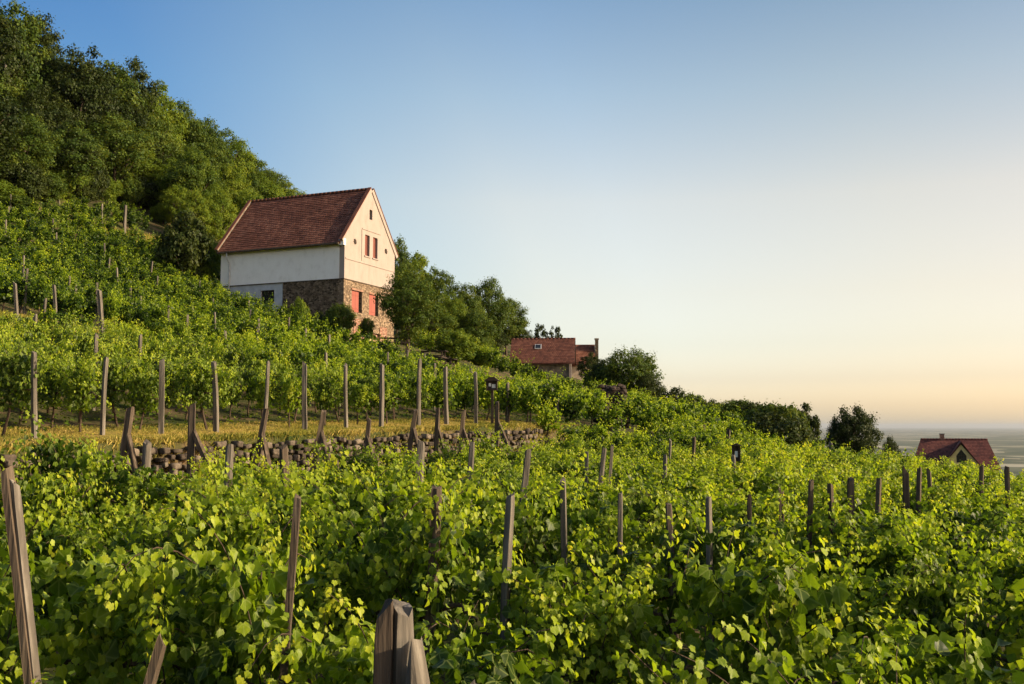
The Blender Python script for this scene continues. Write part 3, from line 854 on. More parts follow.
# near left post, tall, leaning, split
def big_posts():
    r = np.random.default_rng(3)
    c = -12.4
    top = at(6, 470, depth_on_row(6, c)); Y = top.y
    bot = at(32, 700, Y)
    lx = (top.x - bot.x) / (top.z - bot.z)
    h = top.z - Gxy(top.x, top.y)
    root = empty('split_post', (top.x - lx * h, Y, top.z - h), 0)
    a = stake_mesh(h, .064, r, name='front_half', mat=M['wood_dark']); a.transform(Matrix.Diagonal((.62, .8, 1, 1)))  # darker wood paints the shaded left face
    b = stake_mesh(h - .05, .056, r, name='rear_half', mat=M['wood']); b.transform(Matrix.Translation((.022, .010, 0)) @ Matrix.Diagonal((.5, .8, 1, 1)))  # paler wood paints the sunlit right face
    for m_ in (a, b):
        m_.transform(Matrix.Shear('XY', 4, (lx, 0)))
    link('front_half', a, root); link('rear_half', b, root)
    tag(root, 'tall leaning split post with grey bark at the left edge of the foreground', 'post', LG)
    # stump in front at the middle, with brace
    top = at(393, 610, 2.75)
    zg = Gxy(top.x, top.y); h = top.z - zg
    root = empty('split_post', (top.x, top.y, zg), R(12))
    a = stake_mesh(h, .09, r, name='left_half', mat=M['wood_dark']); a.transform(Matrix.Translation((-.026, 0, 0)) @ Matrix.Diagonal((.5, .9, 1, 1)))  # left half coloured darker for its shaded side
    b = stake_mesh(h + .004, .09, r, name='right_half', mat=M['wood']); b.transform(Matrix.Translation((.024, .004, 0)) @ Matrix.Diagonal((.58, .95, 1, 1)))  # right half coloured paler for its lit side
    link('left_half', a, root); link('right_half', b, root)
    br_ = stake_mesh(1.0, .085, r, name='brace', mat=M['wood'], sink=0)
    A = Vector((.05, -.06, h - .115)); B = Vector((.32, -.32, -.05)); d = A - B
    br_.transform(Matrix.Translation(B) @ d.to_track_quat('Z', 'Y').to_matrix().to_4x4() @ Matrix.Diagonal((.8, .5, d.length, 1)))
    link('brace', br_, root)
    tag(root, 'nearest post, thick cracked grey wood with a slanting brace, at the bottom of the view', 'post', LG)
    post(164, 640, 8, 3.6, 'low slanting stake amid dark leaves at the bottom left', LG, mat='wood_dark', lean=(.25, .05))
    post(470, 677, 8, 2.9, 'small grey peg top at the bottom edge right of the nearest post', LG, mat='wood')
big_posts()

for i, (u, vt) in enumerate([(15, 283), (54, 285), (99, 290)]):
    post(u, vt, 4, depth_on_e(u, 13.0), f"grey leaning stake on the upper bank, {ORD[i]} from left", 'leaning stakes on the upper bank', lean=(-.10, .0))

# small posts of the farther rows
def far_posts():
    r = np.random.default_rng(21)
    GR = {'up': 'small posts of the upper terrace rows', 'top': 'small posts of the steep upper rows'}
    LB = {'up': 'short weathered trellis post between the upper terrace vines', 'top': 'slim grey trellis post in the steep vine rows below the wood'}
    meshes = [stake_mesh(1.85, .085, np.random.default_rng(60 + k), mat=M['wood']) for k in range(5)]
    for k in range(-3, 40):
        for e in list(np.arange(4.5, 13, 4.2)) + list(np.arange(16, 56, 4.6)):
            c = k * UP_DC
            b = 'up' if e < 14 else 'top'
            if b == 'top' and (k % 2 or c > 36): continue
            if b == 'up' and c > 34: continue
            e2 = e + r.normal(0, .4)
            if blocked(e2, c) or (e2 > 45 and c < 24) or r.random() < (.55 if b == 'up' else .2): continue
            x, y = xy(e2, c); z = float(G(e2, c))
            s = scr(x, y, z + 1.7)
            if s is None or not (-5 < s[0] < 1030) or s[1] > 450: continue
            o = link('trellis_post', meshes[int(r.integers(0, 5))], None, (x, y, z))
            o.rotation_euler = (r.normal(0, .03), r.normal(0, .03), r.uniform(0, 6))
            o.scale = (1, 1, r.uniform(.95, 1.12))
            tag(o, LB[b], 'post', GR[b])
far_posts()
# tall pale stakes on the small steep plot under the wood
for i, (u, vt, vb) in enumerate([(59, 195, 226), (81, 198, 224), (102, 204, 230), (125, 205, 233)]):
    post(u, vt, 2.6, depth_on_row(u, 33) if False else 84, f"tall pale stake on the steep plot under the wood, {ORD[i]} from left", 'stakes on the steep plot')

# ------------------------------------------------------------------ dry stone wall
def stone_wall():
    r = np.random.default_rng(9)
    VV, FF, n0 = [], [], 0
    import bmesh
    bm = bmesh.new(); bmesh.ops.create_cube(bm, size=1.0); bmesh.ops.subdivide_edges(bm, edges=bm.edges[:], cuts=2, use_grid_fill=True)
    bv = np.array([v.co[:] for v in bm.verts]); bf = [tuple(v.index for v in f.verts) for f in bm.faces]; bm.free()
    bv = bv / (np.linalg.norm(bv, axis=1, keepdims=True) ** .10) * .55
    cpos = -7.0
    col = 0
    c = -7.0
    zt = lambda c: float(G(-1.9, c)); zb = lambda c: float(G(-2.9, c))
    for layer in range(9):
        c = -7.0 + r.uniform(0, .3)
        while c < 17.5:
            w = r.uniform(.11, .44); hgt = r.uniform(.15, .23)
            H = zt(c) - zb(c) + .15
            z = zb(c) - .05 + layer * H / 8.6 + r.normal(0, .03)
            if z < zt(c) - .05 - .05 * r.random() and not (layer > 7 and r.random() < .35):
                s = np.array([w * 1.04, r.uniform(.2, .34), H / 7.6 * r.uniform(.65, 1.35)])
                p = bv * s * (1 + r.normal(0, .09, bv.shape))
                a = r.normal(0, .12); ca, sa = math.cos(a), math.sin(a)
                px = p[:, 0] * ca - p[:, 2] * sa; pz = p[:, 0] * sa + p[:, 2] * ca
                e0 = -2.28 + .05 * (layer - 3) * .6 + r.normal(0, .03)
                x = P1[0] + (e0 + p[:, 1]) * EX + (c + w / 2 + px) * CX
                y = P1[1] + (e0 + p[:, 1]) * EY + (c + w / 2 + px) * CY
                VV.append(np.stack([x, y, z + pz], -1)); FF.append(np.array(bf) + n0); n0 += len(p)
            c += w
    m, nt, o = newmat('dry_wall_stone')
    L = nt.links
    geo = N(nt, 'ShaderNodeNewGeometry'); tc = N(nt, 'ShaderNodeTexCoord')
    n1 = N(nt, 'ShaderNodeTexNoise', Scale=7.0, Detail=9.0, Roughness=.65); L.new(tc.outputs['Object'], n1.inputs['Vector'])
    ad = N(nt, 'ShaderNodeMath', operation='MULTIPLY_ADD'); L.new(geo.outputs['Random Per Island'], ad.inputs[0]); ad.inputs[1].default_value = .5; L.new(n1.outputs[0], ad.inputs[2])
    sb = N(nt, 'ShaderNodeMath', operation='SUBTRACT'); L.new(ad.outputs[0], sb.inputs[0]); sb.inputs[1].default_value = .25
    colr = ramp(nt, sb.outputs[0], [(.2, (.03, .024, .018)), (.5, (.08, .063, .048)), (.8, (.17, .14, .105))])
    b = N(nt, 'ShaderNodeBump', Strength=.7, Distance=.03); L.new(n1.outputs[0], b.inputs['Height'])
    p = N(nt, 'ShaderNodeBsdfPrincipled', Roughness=.9); p.inputs['Specular IOR Level'].default_value = .2
    L.new(colr, p.inputs['Base Color']); L.new(b.outputs[0], p.inputs['Normal']); L.new(p.outputs[0], o.inputs[0])
    me = np_mesh('stone_wall', np.concatenate(VV), quads=np.concatenate(FF), mat=m, smooth=False)
    w = link('stone_wall', me)
    tag(w, 'low dry stone retaining wall along the foot of the grass strip', 'wall')
stone_wall()

# ------------------------------------------------------------------ grass
def grass():
    r = np.random.default_rng(15)
    def blades(n, erange, crange, h, dens=None):
        e = r.uniform(*erange, n); c = r.uniform(*crange, n)
        if dens is not None:
            k = dens(e, c) > r.random(n); e, c = e[k], c[k]
        x = P1[0] + e * EX + c * CX; y = P1[1] + e * EY + c * CY; z = G(e, c)
        m = len(e)
        pos = np.stack([x, y, z - .01], -1)
        tip = np.stack([r.normal(0, .45, m), r.normal(0, .45, m), np.ones(m)], -1)
        nrm = np.stack([r.normal(0, 1, m), r.normal(0, 1, m), r.normal(0, .2, m)], -1)
        return pos, nrm, tip, r.uniform(.5, 1.3, m) * h, np.clip(.5 + .22 * np.sin(e * 1.7 + 2 * np.sin(c * .6)) + r.normal(0, .16, m), 0, 1)
    sets = [blades(70000, (-2.2, 2.0), (-6, 21), .06), blades(14000, (-2.32, -1.8), (-6, 19), .13), blades(16000, (13.0, 15.6), (-6, 20), .18),
            blades(9000, (46.5, 51), (42, 51), .2)]
    parts = [np.concatenate(a) for a in zip(*sets)]
    v, t, a = leaf_diamond(*parts, r, width=.22, droop=.35)
    tag(link('grass', np_mesh('grass', v, tris=t, attrs={'age': a}, mat=M['grass'])), 'dry yellowish grass along the terrace strip and banks', 'grass', kind='stuff')
    def w(n, er, cr, h):
        p = blades(n, er, cr, h)
        nrm = np.stack([r.normal(0, .5, len(p[0])), r.normal(0, .5, len(p[0])), np.ones(len(p[0]))], -1)
        tip = np.stack([r.normal(0, 1, len(p[0])), r.normal(0, 1, len(p[0])), r.normal(.4, .4, len(p[0]))], -1)
        q = p[0].copy(); q[:, 2] += r.random(len(q)) ** 2 * .28
        return q, nrm, tip, p[3], np.clip(p[4] - .25, 0, 1)
    sets = [w(26000, (-24, -2.6), (-15.5, 12), .12), w(9000, (1.0, 13.5), (-5, 30), .11)]
    parts = [np.concatenate(a) for a in zip(*sets)]
    v, t, a = leaf_diamond(*parts, r, width=.9)
    tag(link('weeds', np_mesh('weeds', v, tris=t, attrs={'age': a}, mat=M['tree_light'])), 'low green weeds growing between the vine rows', 'weeds', kind='stuff')
grass()

# ------------------------------------------------------------------ trees
def tree_variant(seed, mat, shape='round', leaves=15000, lsize=.024, trunk=.22, nb=95, bottom=.14, asp=1.3):
    """unit tree: height 1, crown width about 1; built of many leaf clumps round a branching trunk"""
    r = np.random.default_rng(seed)
    B, RAD = [], []
    zc = (1 + bottom) / 2; hz = (1 - bottom) / 2
    tries = 0
    while len(B) < nb and tries < 9000:
        tries += 1
        d = r.normal(0, 1, 3); d /= np.linalg.norm(d)
        rad = r.uniform(.3, 1.08) ** .6
        z = d[2] * rad
        wmul = 1.0
        if shape == 'cone': wmul = max(.15, .95 - .85 * (z * .5 + .5))
        if shape == 'column': wmul = .9
        if shape == 'round': wmul = 1 - .18 * max(0, z) - .12 * max(0, -z)
        if shape == 'spread': wmul = 1.05 - .45 * max(0, -z)
        p = np.array([d[0] * rad * .39 * wmul, d[1] * rad * .39 * wmul, zc + z * hz * .86])
        rr = r.uniform(.05, .135) * (.72 if shape in ('cone',) else 1)
        if any(np.linalg.norm((p - b)) < .55 * (rr + q) for b, q in zip(B, RAD)): continue
        B.append(p); RAD.append(rr)
    B = np.array(B); RAD = np.array(RAD)
    B0 = B.copy(); B = B * np.array([1, 1, asp])
    w = RAD ** 2; w /= w.sum()
    pick = r.choice(len(B), leaves, p=w)
    d = r.normal(0, 1, (leaves, 3)); d[:, 2] = d[:, 2] * .9 + .25
    d /= np.linalg.norm(d, axis=1, keepdims=True)
    lump = 1 + .35 * np.sin(d[:, 0] * 5 + pick) * np.sin(d[:, 1] * 5 + pick * 1.7) * np.sin(d[:, 2] * 5)
    rad = RAD[pick] * (r.random(leaves) ** .5) * lump * np.where(r.random(leaves) < .10, 1.45, 1.0)
    pos = B[pick] + d * rad[:, None] * np.array([1.05, 1.05, .85])
    cen = np.array([0, 0, (zc - .1) * asp])
    outw = pos - cen; outw /= np.linalg.norm(outw, axis=1, keepdims=True) + 1e-6
    nrm = d * .75 + outw * .45 + np.array([0, 0, .3]) + r.normal(0, .45, (leaves, 3))
    tip = d * .5 + np.array([0, 0, -.15]) + r.normal(0, .8, (leaves, 3))
    tint = r.normal(0, .13, len(B))
    age_tone = np.clip(.42 + tint[pick] + r.normal(0, .13, leaves), .02, 1)
    size = lsize * r.uniform(.6, 1.35, leaves)
    v, t, a = leaf_diamond(pos, nrm, tip, size, age_tone, r, width=1.15)
    v = v / np.array([1, 1, asp])
    crown = np_mesh('crown', v, tris=t, attrs={'age': a}, mat=mat)
    mb = MB()
    mb.tube([(0, 0, -.06), (.008, .004, .12), (-.006, .01, .3), (.01, 0, .5), (0, .01, .74)], [.030, .024, .020, .015, .006], 8)
    order = np.argsort(-RAD)[:16]
    for i in order:
        b = B0[i]; s = np.array([0, 0, max(.16, b[2] - .22 - .1 * r.random())])
        mid = (s + b) / 2 + np.array([0, 0, -.02]) + r.normal(0, .015, 3)
        mb.tube([s, mid, b], [.010, .007, .003], 5)
    return crown, mb.mesh('trunk', M['bark'], True)

TV = {
    'broad': [tree_variant(200 + k, M['tree'], 'round') for k in range(3)],
    'dark': [tree_variant(210 + k, M['tree_dark'], 'round') for k in range(2)],
    'light': [tree_variant(220 + k, M['tree_light'], 'round') for k in range(3)],
    'spread': [tree_variant(230, M['tree'], 'spread', bottom=.06, asp=.9), tree_variant(231, M['tree_dark'], 'spread', bottom=.0, asp=.9)],
    'cone': [tree_variant(240, M['tree'], 'cone', bottom=.05), tree_variant(241, M['tree_light'], 'cone', bottom=.04)],
    'bush': [tree_variant(250, M['tree'], 'spread', bottom=-.02, asp=.85, leaves=8000, lsize=.038), tree_variant(251, M['tree_light'], 'spread', bottom=-.02, asp=.85, leaves=8000, lsize=.038),
             tree_variant(252, M['tree_dark'], 'spread', bottom=-.02, asp=.85, leaves=8000, lsize=.038)],
    'sparse': [tree_variant(260, M['tree_dark'], 'column', bottom=.15, leaves=2200, nb=26, lsize=.05)],
}
rt = np.random.default_rng(33)
def tree(kind, vi, x, y, h, w, label, group=None, name='tree', cat='tree', z=None, sink=.0):
    crown, trunk = TV[kind][vi]
    t = empty(name, (x, y, (Gxy(x, y) if z is None else z) - sink), rt.uniform(0, 6.28))
    t.scale = (w, w, h)
    link('trunk', trunk, t); link('crown', crown, t)
    tag(t, label, cat, group)
    return t
def tree_px(kind, vi, u, vtop, Y, wpx, label, group=None, name='tree', cat='tree', hmin=1.0, wscale=1.0):
    top = at(u, vtop, Y)
    zg = Gxy(top.x, top.y)
    h = max(hmin, top.z - zg)
    return tree(kind, vi, top.x, top.y, h * 1.03, wpx / F * Y * 1.12, label, group, name, cat)

GW = 'trees of the wood on the steep hill'
# the wood's skyline and lower edge, tree by tree
sky_line = [(-14, -6, 92, 64), (14, 2, 96, 58), (36, 12, 100, 52), (58, 52, 104, 42), (84, 46, 98, 50), (112, 62, 104, 52), (134, 58, 110, 44), (158, 84, 112, 42), (182, 100, 116, 44), (206, 118, 120, 40),
            (228, 132, 124, 40), (250, 150, 128, 36), (270, 168, 132, 34), (288, 184, 136, 30), (302, 194, 138, 24)]
for i, (u, v, Y, w) in enumerate(sky_line):
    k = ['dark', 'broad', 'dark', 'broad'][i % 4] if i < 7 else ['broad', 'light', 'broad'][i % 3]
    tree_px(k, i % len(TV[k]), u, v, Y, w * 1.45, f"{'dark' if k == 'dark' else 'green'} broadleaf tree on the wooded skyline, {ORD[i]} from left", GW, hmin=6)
edge_line = [('broad', 0, 8, 118, 83, 60, 'rounded olive tree at the far left of the wood edge'), ('dark', 0, 42, 84, 92, 66, 'large dark tree high in the wood at left'),
             ('broad', 1, 26, 112, 80, 70, 'brownish round tree at the left foot of the wood'), ('broad', 2, 72, 120, 87, 66, 'wide round tree at the lower wood edge, left'),
             ('dark', 1, 98, 70, 103, 74, 'broad dark tree standing tallest in the middle of the wood'), ('dark', 0, 128, 92, 103, 62, 'dark tree right of the tallest one in the wood'),
             ('broad', 0, 152, 112, 104, 58, 'mid-green tree in the wood above the steep plot'), ('light', 0, 140, 150, 100, 54, 'bright tree at the lower wood edge over the steep plot'),
             ('light', 1, 172, 160, 101, 50, 'pale sunlit tree in the lower wood, left of the pole'), ('light', 2, 196, 150, 98, 46, 'bright green tree just left of the wooden pole'),
             ('broad', 1, 212, 142, 106, 46, 'green tree behind the wooden pole'), ('light', 0, 232, 162, 104, 46, 'pale green tree right of the wooden pole'),
             ('light', 1, 216, 186, 92, 44, 'sunlit leafy tree in front of the wooden pole'), ('broad', 2, 252, 172, 112, 40, 'green tree above the left end of the roof'),
             ('light', 2, 272, 186, 118, 34, 'light green tree peeping over the roof ridge'), ('light', 0, 196, 190, 90, 40, 'pale bushy tree left of the house gable end'),
             ('light', 1, 178, 184, 95, 36, 'bright bushy tree at the right end of the steep plot')]
for k, vi, u, v, Y, w, lab in edge_line:
    tree_px(k, vi, u, v, Y, w, lab, GW, hmin=4)

# fill of the wood between those
n_fill = 0
for e in np.arange(47, 140, 6.5):
    for c in np.arange(-6, 150, 6.5):
        e2, c2 = e + rt.normal(0, 1.6), c + rt.normal(0, 1.6)
        if c2 < 58 and e2 < np.interp(c2, [30, 36, 44, 53], [48, 51, 55, 59]): continue
        if c2 > 44 and e2 < 50: continue
        x, y = xy(e2, c2); z = float(G(e2, c2))
        s = scr(x, y, z + 5)
        if s is None or not (-60 < s[0] < 330): continue
        # stay under the skyline the photograph shows
        lim = np.interp(s[0], [-60, 30, 60, 100, 200, 300, 330], [0, 12, 45, 58, 116, 196, 215])
        h = rt.uniform(6.0, 10.0)
        for _ in range(8):
            st = scr(x, y, z + h)
            if st[1] < lim + 6: h -= .9
        if h < 3.5: continue
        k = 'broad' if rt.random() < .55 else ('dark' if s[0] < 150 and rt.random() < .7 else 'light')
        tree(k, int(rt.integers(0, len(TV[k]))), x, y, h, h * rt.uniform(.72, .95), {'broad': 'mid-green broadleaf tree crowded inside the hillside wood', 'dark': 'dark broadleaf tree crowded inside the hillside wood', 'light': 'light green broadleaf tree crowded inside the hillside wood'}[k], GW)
        n_fill += 1
print('fill trees', n_fill)

# undergrowth along the wood's lower edge
GU = 'undergrowth along the lower edge of the wood'
n_u = 0
for c in np.arange(28, 62, 1.5):
    for dd in (0.8, 3.2):
        c2 = c + rt.normal(0, .5); e2 = float(np.interp(c2, [30, 36, 44, 53], [48, 51, 55, 59])) + dd + rt.normal(0, .5)
        x, y = xy(e2, c2)
        s = scr(x, y, float(G(e2, c2)))
        if s is None or not (-20 < s[0] < 190): continue
        kk = int(rt.integers(0, 3))
        tree('bush', kk, x, y, rt.uniform(1.8, 4.2), rt.uniform(2.2, 4.0), ['green bush in the undergrowth at the foot of the wood', 'pale bright bush in the undergrowth at the foot of the wood', 'dark bush in the undergrowth at the foot of the wood'][kk], GU, 'bush', 'bush')

G2 = 'trees right of the house'
for k, vi, u, v, Y, w, lab in [
    ('broad', 0, 409, 268, 64, 66, 'dark round tree standing close to the gable of the house'),
    ('broad', 2, 432, 300, 78, 50, 'leafy tree filling the clump just right of the dark round one'),
    ('light', 2, 462, 314, 82, 44, 'pale tree low in the middle of the clump'),
    ('broad', 1, 404, 262, 80, 40, 'tree tight behind the right edge of the gable, lower than its neighbour'),
    ('broad', 0, 398, 236, 84, 40, 'tree rising behind the right edge of the gable'),
    ('light', 0, 418, 250, 86, 46, 'sunlit tree right behind the dark round one'),
    ('broad', 1, 440, 268, 86, 44, 'green tree in the clump right of the house, second highest'),
    ('light', 1, 452, 292, 80, 34, 'bright narrow tree in the middle of the clump'),
    ('broad', 2, 466, 282, 86, 42, 'green tree in the clump, left of its ragged top'),
    ('broad', 0, 488, 276, 90, 46, 'tree with ragged open top at the right of the clump'),
    ('broad', 1, 476, 308, 80, 46, 'dark tree low in the clump beside the hut roof'),
    ('broad', 1, 506, 296, 101, 46, 'rounded tree just left of the hut roof'),
    ('dark', 0, 490, 322, 92, 36, 'dark low tree against the left end of the hut roof'),
    ('dark', 1, 520, 316, 102, 26, 'dark tree directly behind the hut roof, at its left end'),
    ('sparse', 0, 541, 322, 104, 20, 'ragged sparse sapling behind the hut ridge'),
    ('sparse', 0, 556, 324, 104, 18, 'thin sapling behind the right end of the hut ridge'),
    ('dark', 0, 590, 352, 92, 28, 'dark bushy tree right of the hut'),
    ('spread', 0, 628, 350, 86, 62, 'wide round tree right of the huts at the crest'),
    ('spread', 1, 606, 360, 88, 40, 'smaller dark tree left of the wide round one at the crest'),
    ('spread', 1, 648, 374, 84, 34, 'dark low tree at the right foot of the wide round one'),
    ('spread', 1, 854, 407, 66, 52, 'dark dome-shaped tree standing alone on the skyline at right'),
    ('spread', 1, 842, 416, 66.5, 34, 'dark left flank tree leaning on the lone dome-shaped one'),
    ('spread', 1, 890, 437, 68, 20, 'small dark tree right of the lone dome-shaped one')]:
    tree_px(k, vi, u, v, Y, w, lab, G2, hmin=2.5)

G3 = 'scrub along the crest of the vineyard'
for i, (u, v, Y, w, vi) in enumerate([(672, 388, 78, 34, 2), (690, 394, 74, 34, 0), (706, 400, 70, 32, 2), (720, 403, 66, 34, 0), (738, 400, 62, 44, 0), (754, 403, 60, 40, 2), (768, 404, 58, 48, 0), (786, 405, 57, 48, 0), (776, 413, 54, 70, 2)]):
    tree_px('bush', vi, u, v, Y, w, f"olive green scrub bush on the crest of the vineyard, {ORD[i]} from left", G3, 'bush', 'bush', hmin=2)
tree_px('sparse', 0, 803, 400, 60, 34, 'open pointed tree at the right end of the crest scrub', G3, hmin=2.5)
tree_px('sparse', 0, 792, 406, 60, 30, 'smaller open tree left of the pointed one in the crest scrub', G3, hmin=2.5)
tree_px('sparse', 0, 812, 412, 60, 24, 'low open tree at the very right of the crest scrub', G3, hmin=2.5)

G4 = 'shrubs round the main house'
for u, v, Y, w, k, vi, lab in [(340, 304, 66, 34, 'bush', 0, 'green shrub at the corner below the stone wall of the house'), (322, 312, 67, 22, 'bush', 2, 'dark shrub against the stone side of the house'),
                           (300, 298, 68, 20, 'bush', 1, 'pale leafy shrub climbing before the stone side of the house'),
                           (186, 214, 74, 56, 'bush', 2, 'large dark shrub left of the house'), (206, 236, 78, 34, 'bush', 1, 'bright shrub between the dark one and the house'),
                           (170, 240, 76, 28, 'bush', 2, 'dark shrub beside the sandy bank'), (205, 256, 76, 30, 'bush', 1, 'low bright shrub at the left corner of the house'),
                           (456, 330, 66, 44, 'bush', 1, 'bright green shrub at the edge of the vines below the clump'), (482, 344, 72, 34, 'bush', 1, 'light green shrub left of the hut roof'),
                           (18, 196, 74, 40, 'bush', 0, 'brownish shrub at the left end of the steep vine rows'), (164, 204, 96, 26, 'bush', 1, 'bright shrub on the steep plot under the wood'),
                           (367, 318, 66, 16, 'bush', 0, 'small shrub under the red shutters')]:
    tree_px(k, vi, u, v, Y, w, lab, G4, 'shrub', 'shrub', hmin=1.2)

# ------------------------------------------------------------------ roofs and houses
def uv_roof(me, along, up, su, sv, org):
    uvl = me.uv_layers.new(name='UVMap')
    for l in me.loops:
        p = me.vertices[l.vertex_index].co - org
        uvl.data[l.index].uv = (p.dot(along) / su, p.dot(up) / sv - .02)

def roof_slope(o0, along, up, L, H, courses, thick=.035, su=.18, wobble=.006, seed=0):
    """tile courses as overlapping tilted strips, from the eave o0 upwards"""
    r = np.random.default_rng(seed)
    along = Vector(along).normalized(); up = Vector(up).normalized(); n = along.cross(up).normalized()
    if n.z < 0: n = -n
    o0 = Vector(o0)
    mb = MB()
    seg = max(2, int(L / .55))
    for k in range(courses):
        a = H * k / courses; b = H * (k + 1.25) / courses
        if k == courses - 1: b = H
        vs, fs = [], []
        for s in range(seg + 1):
            w = r.normal(0, wobble)
            base = o0 + along * (L * s / seg)
            vs += [base + up * a + n * .002, base + up * (a + .0) + n * (thick + w), base + up * b + n * (.008 + w * .3)]
        for s in range(seg):
            i = s * 3
            fs += [(i, i + 3, i + 4, i + 1), (i + 1, i + 4, i + 5, i + 2)]
        mb.add(vs, fs)
    return mb, along, up, o0, H / courses, su

def add_roof(parent, slopes, mat, under_pts, name='roof'):
    """one roof object: every slope's courses plus the solid slab under them"""
    allmb = MB(); uvinfo = []
    for args in slopes:
        mb, al, up, o0, sv, su = roof_slope(*args)
        uvinfo.append((len(allmb.v), len(allmb.v) + len(mb.v), al, up, o0, su, sv))
        allmb.add(mb.v, mb.f)
    for poly, ax in under_pts: allmb.prism(poly, ax)
    me = allmb.mesh(name, mat)
    uvl = me.uv_layers.new(name='UVMap')
    for l in me.loops:
        vi = l.vertex_index
        for a, b, al, up, o0, su, sv in uvinfo:
            if a <= vi < b:
                p = me.vertices[vi].co - o0
                uvl.data[l.index].uv = (p.dot(al) / su, p.dot(up) / sv - .02); break
    return link(name, me, parent)

def ridge_tiles(parent, p0, p1, mat, rad=.11):
    mb = MB()
    p0, p1 = Vector(p0), Vector(p1)
    n = max(2, int((p1 - p0).length / .36))
    for k in range(n):
        a = p0.lerp(p1, k / n); b = p0.lerp(p1, (k + 1.12) / n)
        mb.tube([a, b], [rad, rad * .9], 8)
    return mb.build('ridge_tiles', mat, parent, True)

def wall_with_holes(mb, x, ys, zs, holes, t, sgn=1):
    """grid wall in the plane x=const (thickness t behind it) with rectangular openings; ys, zs are the limits"""
    Y = sorted(set(ys + [h[0] for h in holes] + [h[1] for h in holes])); Z = sorted(set(zs + [h[2] for h in holes] + [h[3] for h in holes]))
    for i in range(len(Y) - 1):
        for j in range(len(Z) - 1):
            ym, zm = (Y[i] + Y[i + 1]) / 2, (Z[j] + Z[j + 1]) / 2
            if any(h[0] < ym < h[1] and h[2] < zm < h[3] for h in holes): continue
            mb.box(x - t, x, Y[i], Y[i + 1], Z[j], Z[j + 1])

def solid(boxes_mb, name, mat, parent):
    """join the boxes of a wall and drop the faces shared between neighbours"""
    import bmesh
    me = boxes_mb.mesh(name, mat)
    bm = bmesh.new(); bm.from_mesh(me)
    bmesh.ops.remove_doubles(bm, verts=bm.verts, dist=1e-4)
    seen = {}
    for f in bm.faces:
        key = tuple(sorted(v.index for v in f.verts)); seen.setdefault(key, []).append(f)
    dead = [f for fs in seen.values() if len(fs) > 1 for f in fs]
    bmesh.ops.delete(bm, geom=dead, context='FACES')
    bm.to_mesh(me); bm.free()
    return link(name, me, parent)

